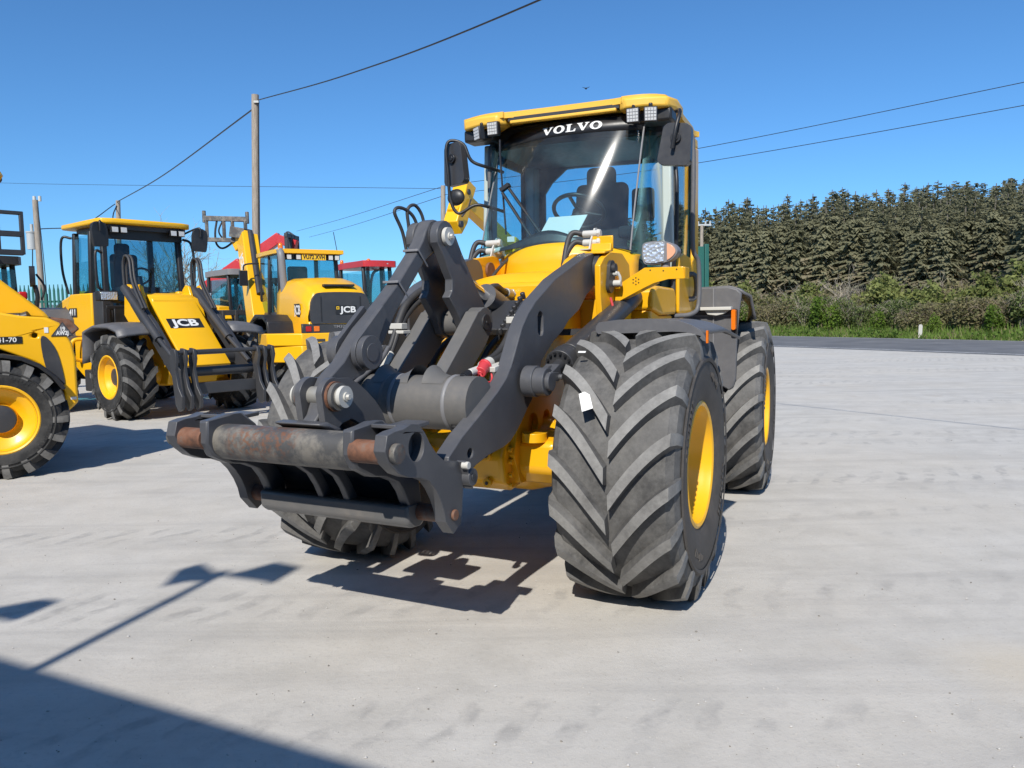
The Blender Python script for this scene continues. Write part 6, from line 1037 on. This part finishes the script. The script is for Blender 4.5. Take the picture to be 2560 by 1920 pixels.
def conifer(seed):
    rs = np.random.RandomState(seed); H = 1.0
    tr = MB(); tr.tube([(0, 0, -0.05), (rs.normal(0, .006), rs.normal(0, .006), 0.5), (0, 0, 1.0)], [0.011, 0.010, 0.008, 0.006, 0.004, 0.002], 6, 4)
    cr = MB(); z = 0.10
    while z < 0.97:
        k = (z - 0.10) / 0.9; Lb = (0.150 * (1 - k) ** 0.75 if k < 0.80 else 0.045 * ((1 - k) / 0.2) ** 0.8 + 0.006) * rs.uniform(0.8, 1.15)
        for j in range(9 if k < 0.78 else 5):
            a = rs.uniform(0, 6.283); L_ = Lb * rs.uniform(0.55, 1.2); dz = (0.25 * L_ if k > 0.75 else -0.30 * L_ * rs.uniform(0.2, 1.4))
            d = Vector((math.cos(a), math.sin(a), 0)); pr = Vector((-d.y, d.x, 0)); o_ = Vector((0, 0, z + rs.uniform(-0.012, 0.012)))
            segs = 3 if k < 0.85 else 2
            for q in range(segs):
                f0, f1 = q / segs, (q + 1.25) / segs; w_ = 0.021 * (1.1 - 0.6 * f0) * rs.uniform(0.6, 1.35) * (1 if k < 0.75 else 0.42)
                a0 = o_ + d * L_ * f0 + Vector((0, 0, dz * f0 ** 1.4)); a1 = o_ + d * L_ * f1 + Vector((0, 0, dz * f1 ** 1.4)) + pr * rs.normal(0, 0.010)
                side = pr * w_ * 0.5 + Vector((0, 0, -w_ * rs.uniform(0.7, 1.5)))
                n0 = len(cr.v); cr.v += [tuple(a0 + side * 0.6), tuple(a0 - pr * w_ * 0.5), tuple(a1 - pr * w_ * 0.15), tuple(a1 + side * rs.uniform(0.5, 1.2))]; cr.f.append((n0, n0 + 1, n0 + 2, n0 + 3))
                cr.m.append(1 if (rs.rand() < 0.9 - 1.8 * k) else 0)
                n0 = len(cr.v); m_ = a0.lerp(a1, 0.5); cr.v += [tuple(m_ + pr * w_), tuple(m_ - pr * w_), tuple(m_ + d * 0.012 - Vector((0, 0, w_ * 1.8)))]; cr.f.append((n0, n0 + 1, n0 + 2)); cr.m.append(1 if (rs.rand() < 0.9 - 1.8 * k) else 0)
        z += 0.025 if k < 0.7 else 0.024
    return tr.mesh('trunk', 'spruce_bark', 50), rawmesh(cr, 'crown', ['spruce_needles', 'spruce_brown'])
CON = [conifer(100 + i) for i in range(6)]
rs = np.random.RandomState(5); ncon = 0
for row in range(8):
    n0 = 58 + row * 5.0 + rs.uniform(-1, 1); t_ = -92 - row * 2.0
    while t_ < -20 + row * 0.5:
        n = n0 + rs.uniform(-1.8, 1.8); t_ += rs.uniform(1.7, 2.7); p = nd(n, t_); p.z = hill(n, t_) - 0.15
        tr_, cr_ = CON[rs.randint(6)]; hgt = rs.uniform(8.6, 10.4) * (0.93 + 0.36 * min(1, max(0, (-38 - t_) / 36)))
        rt = tag(empty('spruce_tree', p, rs.uniform(0, 6.28), hgt), 'tall dark spruce in the plantation on the hillside', 'tree', 'spruces in the hillside plantation'); rt.rotation_euler.x = rs.normal(0, 0.012); sx_ = rs.uniform(1.3, 1.75); rt.scale = (hgt * sx_, hgt * sx_, hgt)
        obj('trunk', tr_, None, rt); obj('crown', cr_, None, rt); ncon += 1
# the rest of the plantation, too deep in the wood to tell apart
VA = []; FA = []; MA = []; nv = 0; cdat = []
for tr_, cr_ in CON:
    co_ = np.empty(len(cr_.vertices) * 3); cr_.vertices.foreach_get('co', co_); cdat.append((co_.reshape(-1, 3), [tuple(p_.vertices) for p_ in cr_.polygons], [p_.material_index for p_ in cr_.polygons]))
for i in range(230):
    n = rs.uniform(96, 128); t_ = rs.uniform(-118, -26); p = nd(n, t_); co_, fs_, ms_ = cdat[rs.randint(6)]; hh_ = rs.uniform(8.6, 10.6) * (0.90 + 0.36 * min(1, max(0, (-38 - t_) / 36))); a = rs.uniform(0, 6.28); w_ = hh_ * rs.uniform(1.4, 1.8)
    q = np.stack([(co_[:, 0] * math.cos(a) - co_[:, 1] * math.sin(a)) * w_ + p.x, (co_[:, 0] * math.sin(a) + co_[:, 1] * math.cos(a)) * w_ + p.y, co_[:, 2] * hh_ + hill(n, t_)], 1)
    VA.append(q); FA += [tuple(k_ + nv for k_ in f_) for f_ in fs_]; MA += ms_; nv += len(q)
me_ = bpy.data.meshes.new('far_plantation'); me_.from_pydata(np.concatenate(VA).tolist(), [], FA)
for x_ in ('spruce_needles', 'spruce_brown'): me_.materials.append(MATS[x_])
me_.polygons.foreach_set('material_index', MA); tag(obj('far_plantation', me_, None), 'mass of spruces deeper in the hillside plantation', 'wood', kind='stuff')

def branchy(seed, H, spread, n0=7, mat='twig_grey', leaf=None, nleaf=0, lsize=0.12, r0=0.05, depth=4):
    rs = np.random.RandomState(seed); tw = MB(); tips = []
    def grow(p, d, L_, r_, lev):
        q = p + d * L_ * 0.5 + Vector(rs.normal(0, 0.05 * L_, 3)); e = p + d * L_ + Vector(rs.normal(0, 0.08 * L_, 3))
        tw.tube([p, q, e], [r_, r_ * 0.85, r_ * 0.62], 3 if lev > 1 else 5, 0); tips.append(e); tips.append(q)
        if lev >= depth: return
        for _ in range(3 if lev < 2 else 2 + (rs.rand() < 0.6)):
            nd_ = (d + Vector(rs.normal(0, 0.42, 3)) + Vector((0, 0, 0.10))).normalized(); grow(p.lerp(e, rs.uniform(0.45, 1.0)), nd_, L_ * rs.uniform(0.55, 0.8), r_ * 0.58, lev + 1)
    for i in range(n0):
        a = rs.uniform(0, 6.28); d = Vector((math.cos(a) * spread * rs.uniform(0.2, 1), math.sin(a) * spread * rs.uniform(0.2, 1), 1)).normalized(); grow(Vector((rs.normal(0, 0.1 * H * spread), rs.normal(0, 0.1 * H * spread), -0.1)), d, H * 0.36 * rs.uniform(0.8, 1.15), r0, 0)
    br = tw.mesh('branches', mat, 50); lf = None
    if leaf:
        m_ = MB(); idx = rs.randint(0, len(tips), nleaf); leaves(m_, [tips[i] + Vector(rs.normal(0, 0.10, 3)) for i in idx], lsize, rs); lf = rawmesh(m_, 'foliage', [leaf])
    return br, lf
def mound(seed, rx, ry, rz, n, size, leaf, twigs=60, tmat='twig_bark', shell=0.55):
    rs = np.random.RandomState(seed); m_ = MB(); lob = [(rs.uniform(-.55, .55) * rx, rs.uniform(-.55, .55) * ry, rs.uniform(0.35, 0.8) * rz, rs.uniform(0.30, 0.55)) for _ in range(9)]
    pts = []
    while len(pts) < n:
        c = lob[rs.randint(9)]; v_ = Vector(rs.normal(0, 1, 3)).normalized() * (rs.uniform(shell, 1.08)); p = Vector((c[0] + v_.x * rx * c[3], c[1] + v_.y * ry * c[3], c[2] + v_.z * rz * c[3] * 1.1))
        if p.z > -0.05: pts.append(p)
    leaves(m_, pts, size, rs); tw = MB()
    for i in range(twigs):
        c = lob[rs.randint(9)]; a = rs.uniform(0, 6.28); r_ = rs.uniform(0.5, 1.2); b0 = Vector((c[0] * 0.7, c[1] * 0.7, 0)); e = Vector((c[0] + math.cos(a) * rx * c[3] * r_, c[1] + math.sin(a) * ry * c[3] * r_, c[2] + rz * c[3] * rs.uniform(0.2, 1.15)))
        tw.tube([b0, b0.lerp(e, 0.5) + Vector((0, 0, rz * 0.25)), e, e + Vector((math.cos(a) * 0.35, math.sin(a) * 0.35, -0.25))], [0.016, 0.012, 0.008, 0.005], 3, 2)
    return tw.mesh('branches', tmat, 0), rawmesh(m_, 'foliage', [leaf])
def plant(name, label, cat, group, meshes, p, rz, sc, sz=1.0):
    rt = tag(empty(name, p, rz), label, cat, group); rt.scale = (sc, sc, sc * sz)
    for nm, me in zip(('branches', 'foliage'), meshes):
        if me: obj(nm, me, None, rt)
    return rt
BR = [mound(30 + i, 2.1, 1.5, 2.0, 3000, 0.13, 'bramble_leaf', 130) for i in range(3)]
DK = [mound(40 + i, 2.0, 1.4, 2.3, 3200, 0.12, 'dark_leaf', 110, 'twig_grey') for i in range(3)]
FR = [mound(50 + i, 1.3, 1.0, 1.9, 2200, 0.13, 'fresh_leaf', 50) for i in range(2)]
SP = [branchy(60 + i, 3.6, 0.7, 7, 'twig_bark', 'spring_leaf', 4200, 0.14, 0.05) for i in range(2)]
BA = [branchy(70 + i, 4.0, 0.95, 13, 'twig_grey', None, 0, 0.1, 0.055, 4) for i in range(3)]
rs = np.random.RandomState(21)
t_ = -92.0
while t_ < -18:                                            # front hedge along the far side of the road
    n = 43.2 + rs.uniform(-0.7, 0.7); p = nd(n, t_); p.z = hill(n, t_) - 0.2
    k = rs.rand(); sc = rs.uniform(0.72, 0.98)
    if k < 0.55: plant('bramble_bush', 'tangled brown bramble bush in the roadside hedge', 'bush', 'brambles in the roadside hedge', BR[rs.randint(3)], p, rs.uniform(0, 6.28), sc, 0.95)
    else: plant('hedge_bush', 'dense dark green bush in the roadside hedge', 'bush', 'dark bushes in the roadside hedge', DK[rs.randint(3)], p, rs.uniform(0, 6.28), sc, 0.95)
    t_ += rs.uniform(1.2, 2.0)
for (t2, n2, sc) in ((-47.5, 42.0, 0.70), (-46.3, 42.2, 0.62), (-39.5, 42.0, 0.80), (-38.3, 41.8, 0.70), (-31.0, 41.6, 0.42), (-60.5, 41.6, 0.45), (-52.5, 42.4, 0.5), (-35.0, 41.9, 0.5), (-27.5, 41.8, 0.55)):
    p = nd(n2, t2); p.z = hill(n2, t2) - 0.05; plant('leafy_bush', 'bright fresh green leafy bush among the brambles', 'bush', 'fresh green bushes in the hedge', FR[rs.randint(2)], p, rs.uniform(0, 6.28), sc, 1.15)
t_ = -95.0
while t_ < -16:                                            # thin spring trees and bare scrub behind the hedge
    n = 48 + rs.uniform(-1.6, 2.6); p = nd(n, t_); p.z = hill(n, t_) - 0.1; k = rs.rand()
    if k < 0.42: plant('bare_shrub', 'leafless grey shrub with fanned branches behind the hedge', 'shrub', 'bare shrubs behind the hedge', BA[rs.randint(3)], p, rs.uniform(0, 6.28), rs.uniform(0.95, 1.3))
    elif k < 0.86: plant('young_tree', 'thin young tree in pale spring leaf behind the hedge', 'tree', 'young trees in spring leaf', SP[rs.randint(2)], p, rs.uniform(0, 6.28), rs.uniform(1.0, 1.35))
    else: plant('hedge_bush', 'brown rounded thicket standing behind the roadside hedge', 'bush', 'brown thickets behind the hedge', BR[rs.randint(3)], p, rs.uniform(0, 6.28), 1.1, 1.25)
    t_ += rs.uniform(1.0, 1.9)
big = branchy(77, 5.0, 1.25, 22, 'twig_grey', None, 0, 0.1, 0.06, 4)
p = nd(46.8, -63.5); p.z = hill(46.8, -63.5); plant('bare_shrub', 'broad dome of bare pale branches above the hedge', 'shrub', None, big, p, 0.3, 1.1, 0.95)
for (x, y, lab, sd, sc) in ((-14.2, 34.5, 'bare winter tree between the two telehandlers and the loader cab', 81, 1.15), (-1.0, 34, 'bare winter tree seen beside the lifted yellow boom', 82, 1.1), (-12.2, 36.5, 'small bare tree behind the grey-roofed telehandler', 83, 0.9)):
    plant('bare_tree', lab, 'tree', None, branchy(sd, 5.2, 0.65, 7, 'twig_grey', None, 0, 0.1, 0.07, 5), (x, y, 0), sd, sc)
# verge: grass and weeds
gm = MB(); rs = np.random.RandomState(9)
for i in range(26000):
    t_ = rs.uniform(-90, -18); n = 39.5 + abs(rs.normal(0, 1.7)) + 0.25 * math.sin(t_ * 1.3); p = nd(n, t_); z = hill(n, t_) - 0.02; h_ = rs.uniform(0.12, 0.52) * (0.55 + 0.3 * min(2, n - 39.5)); a = rs.uniform(0, 6.28); w_ = 0.022 + 0.02 * rs.rand(); ln = Vector((rs.normal(0, 0.12), rs.normal(0, 0.12), h_))
    d = Vector((math.cos(a), math.sin(a), 0)) * w_; b0 = Vector((p.x, p.y, z)); n0 = len(gm.v); gm.v += [tuple(b0 - d), tuple(b0 + d), tuple(b0 + ln)]; gm.f.append((n0, n0 + 1, n0 + 2)); gm.m.append(1 if rs.rand() < 0.12 else 0)
o_ = obj('verge_grass', rawmesh(gm, 'verge_grass', ['grass_blade', 'dry_grass']), None); tag(o_, 'rough green grass along the far side of the road', 'grass', kind='stuff')
wm = MB(); pts = []
for i in range(9000):
    t_ = rs.uniform(-88, -18)
    if math.sin(t_ * 0.9) + 0.6 * math.sin(t_ * 2.3 + 1) < 0.1: continue
    n = 39.8 + abs(rs.normal(0, 0.7)); p = nd(n, t_); pts.append((p.x, p.y, hill(n, t_) + abs(rs.normal(0, 0.18))))
leaves(wm, pts, 0.13, rs, flat=0.5); tag(obj('verge_weeds', rawmesh(wm, 'verge_weeds', ['grass_blade']), None), 'broad-leaved green weeds at the foot of the hedge', 'weeds', kind='stuff')
for k, (t_, n) in enumerate(((-57.4, 39.9), (-57.1, 40.1), (-57.8, 40.0), (-57.5, 40.2), (-53.2, 40.3), (-53.6, 40.0))):
    p = nd(n, t_); rt = tag(empty('dandelion', (p.x, p.y, hill(n, t_))), 'yellow dandelion flowering on the verge', 'flower', 'dandelions on the verge'); hz = 0.28 + 0.05 * (k % 3)
    b_ = MB(); b_.cyl((0, 0, -0.05), (0, 0, hz), 0.008, 5); obj('stem', b_, 'grass_blade', rt); b_ = MB(); b_.lathe([(hz - 0.02, 0.02), (hz, 0.085), (hz + 0.03, 0.07), (hz + 0.045, 0.002)], 10, (0, 0, 0), 'z'); obj('flower_head', b_, 'dandelion', rt, smooth=50)
mp = Vector((22.75, 45.2, 0)); b_ = MB(); b_.prism([(-0.10, 0), (0.10, 0), (0.095, 0.72), (0.05, 0.80), (-0.06, 0.80), (-0.10, 0.72)], -0.07, 0.07); mk = obj('marker_post', b_, 'concrete_post', None, bevel=0.015); mk.location = (mp.x, mp.y, hill(40.2, -31) - 0.05); mk.rotation_euler = (0, R(2), R(-25)); tag(mk, 'short white concrete marker post on the grass verge', 'post')

# ================================================================== behind the camera: the shed and flags whose shadows fall into view
u_ = Vector((0.888, -0.459, 0)).normalized(); EH = 4.6
def unshadow(gx, gy, z): k = z / math.tan(SUN_EL); return Vector((gx - k * math.sin(SUN_AZ), gy - k * math.cos(SUN_AZ), 0))     # where a point at height z must stand for its shadow to fall at gx, gy
E0 = unshadow(-2.60, 3.96, EH)
SH = tag(empty('shed', E0, math.atan2(u_.y, u_.x)), 'grey rendered dealer shed with flat parapet', 'building')
b_ = MB(); b_.box((5, -6.1, 2.3), (36, 12, 4.6)); obj('wall', b_, 'wall_render', SH, smooth=0); b_ = MB(); b_.box((5, -6.1, 4.53), (36.1, 12.2, 0.14)); obj('parapet', b_, 'grey_trim', SH, smooth=0)
b_ = MB(); b_.box((6, -0.09, 2.0), (4.2, 0.10, 4.0)); obj('roller_door', b_, 'tank_grey', SH, smooth=0)
def flagpole(lab, base, top, flags):
    rt = tag(empty('flagpole', (base[0], base[1], 0)), lab, 'flagpole'); b_ = MB(); b_.cyl((0, 0, 0), (0, 0, top), 0.035, 12); b_.ball((0, 0, top + 0.03), 0.05, 10, 6); obj('pole', b_, 'white_paint', rt, smooth=40)
    for fl_ in flags:
        b_ = MB(); c_ = np.mean(fl_, 0); n_ = len(fl_); b_.v = [(x - base[0], y - base[1], top - 0.12 + 0.06 * math.sin(i * 2.1)) for i, (x, y) in enumerate(fl_)] + [(c_[0] - base[0], c_[1] - base[1], top - 0.10)]; b_.f = [(i, (i + 1) % n_, n_) for i in range(n_)]; b_.m = [0] * n_; obj('flag', b_, 'flag_cloth', rt, solid=0.006, smooth=60)
fb = unshadow(-1.96, 5.22, 5.87); gsh = lambda L_, z: [tuple(unshadow(x_, y_, z))[:2] for x_, y_ in L_]
flagpole('white flagpole with two flags against the shed wall', (fb.x, fb.y), 5.87, [gsh([(-1.94, 5.22), (-1.64, 5.03), (-1.53, 5.08), (-1.45, 5.37), (-1.67, 5.44), (-1.80, 5.36)], 5.75), gsh([(-1.97, 5.25), (-2.18, 5.44), (-2.26, 5.41), (-2.24, 5.01), (-2.13, 5.05), (-2.01, 5.16)], 5.75)])
fb = unshadow(-3.4, 4.75, 5.32)
flagpole('white flagpole with a single flag against the shed wall', (fb.x, fb.y), 5.32, [gsh([(-3.38, 4.72), (-2.88, 4.40), (-2.81, 4.54), (-2.75, 4.78), (-2.89, 4.77), (-3.1, 4.72)], 5.2)])
for (x, y, z) in ((2.85, 30, 9.76), (5.21, 32, 9.92)):
    b_ = MB(); b_.add([(-0.13, 0, 0.05), (0, 0.05, 0), (0.13, 0, 0.06), (0, -0.05, 0.0)], [(0, 1, 3), (1, 2, 3)]); b_.ball((0, 0, 0), 0.045, 8, 6, (0.6, 1.6, 0.6)); bo = obj('bird', b_, 'bird_dark', None, solid=0.01); bo.location = (x, y, z); tag(bo, 'tiny dark bird flying above the large cab roof', 'bird', 'birds in the sky')
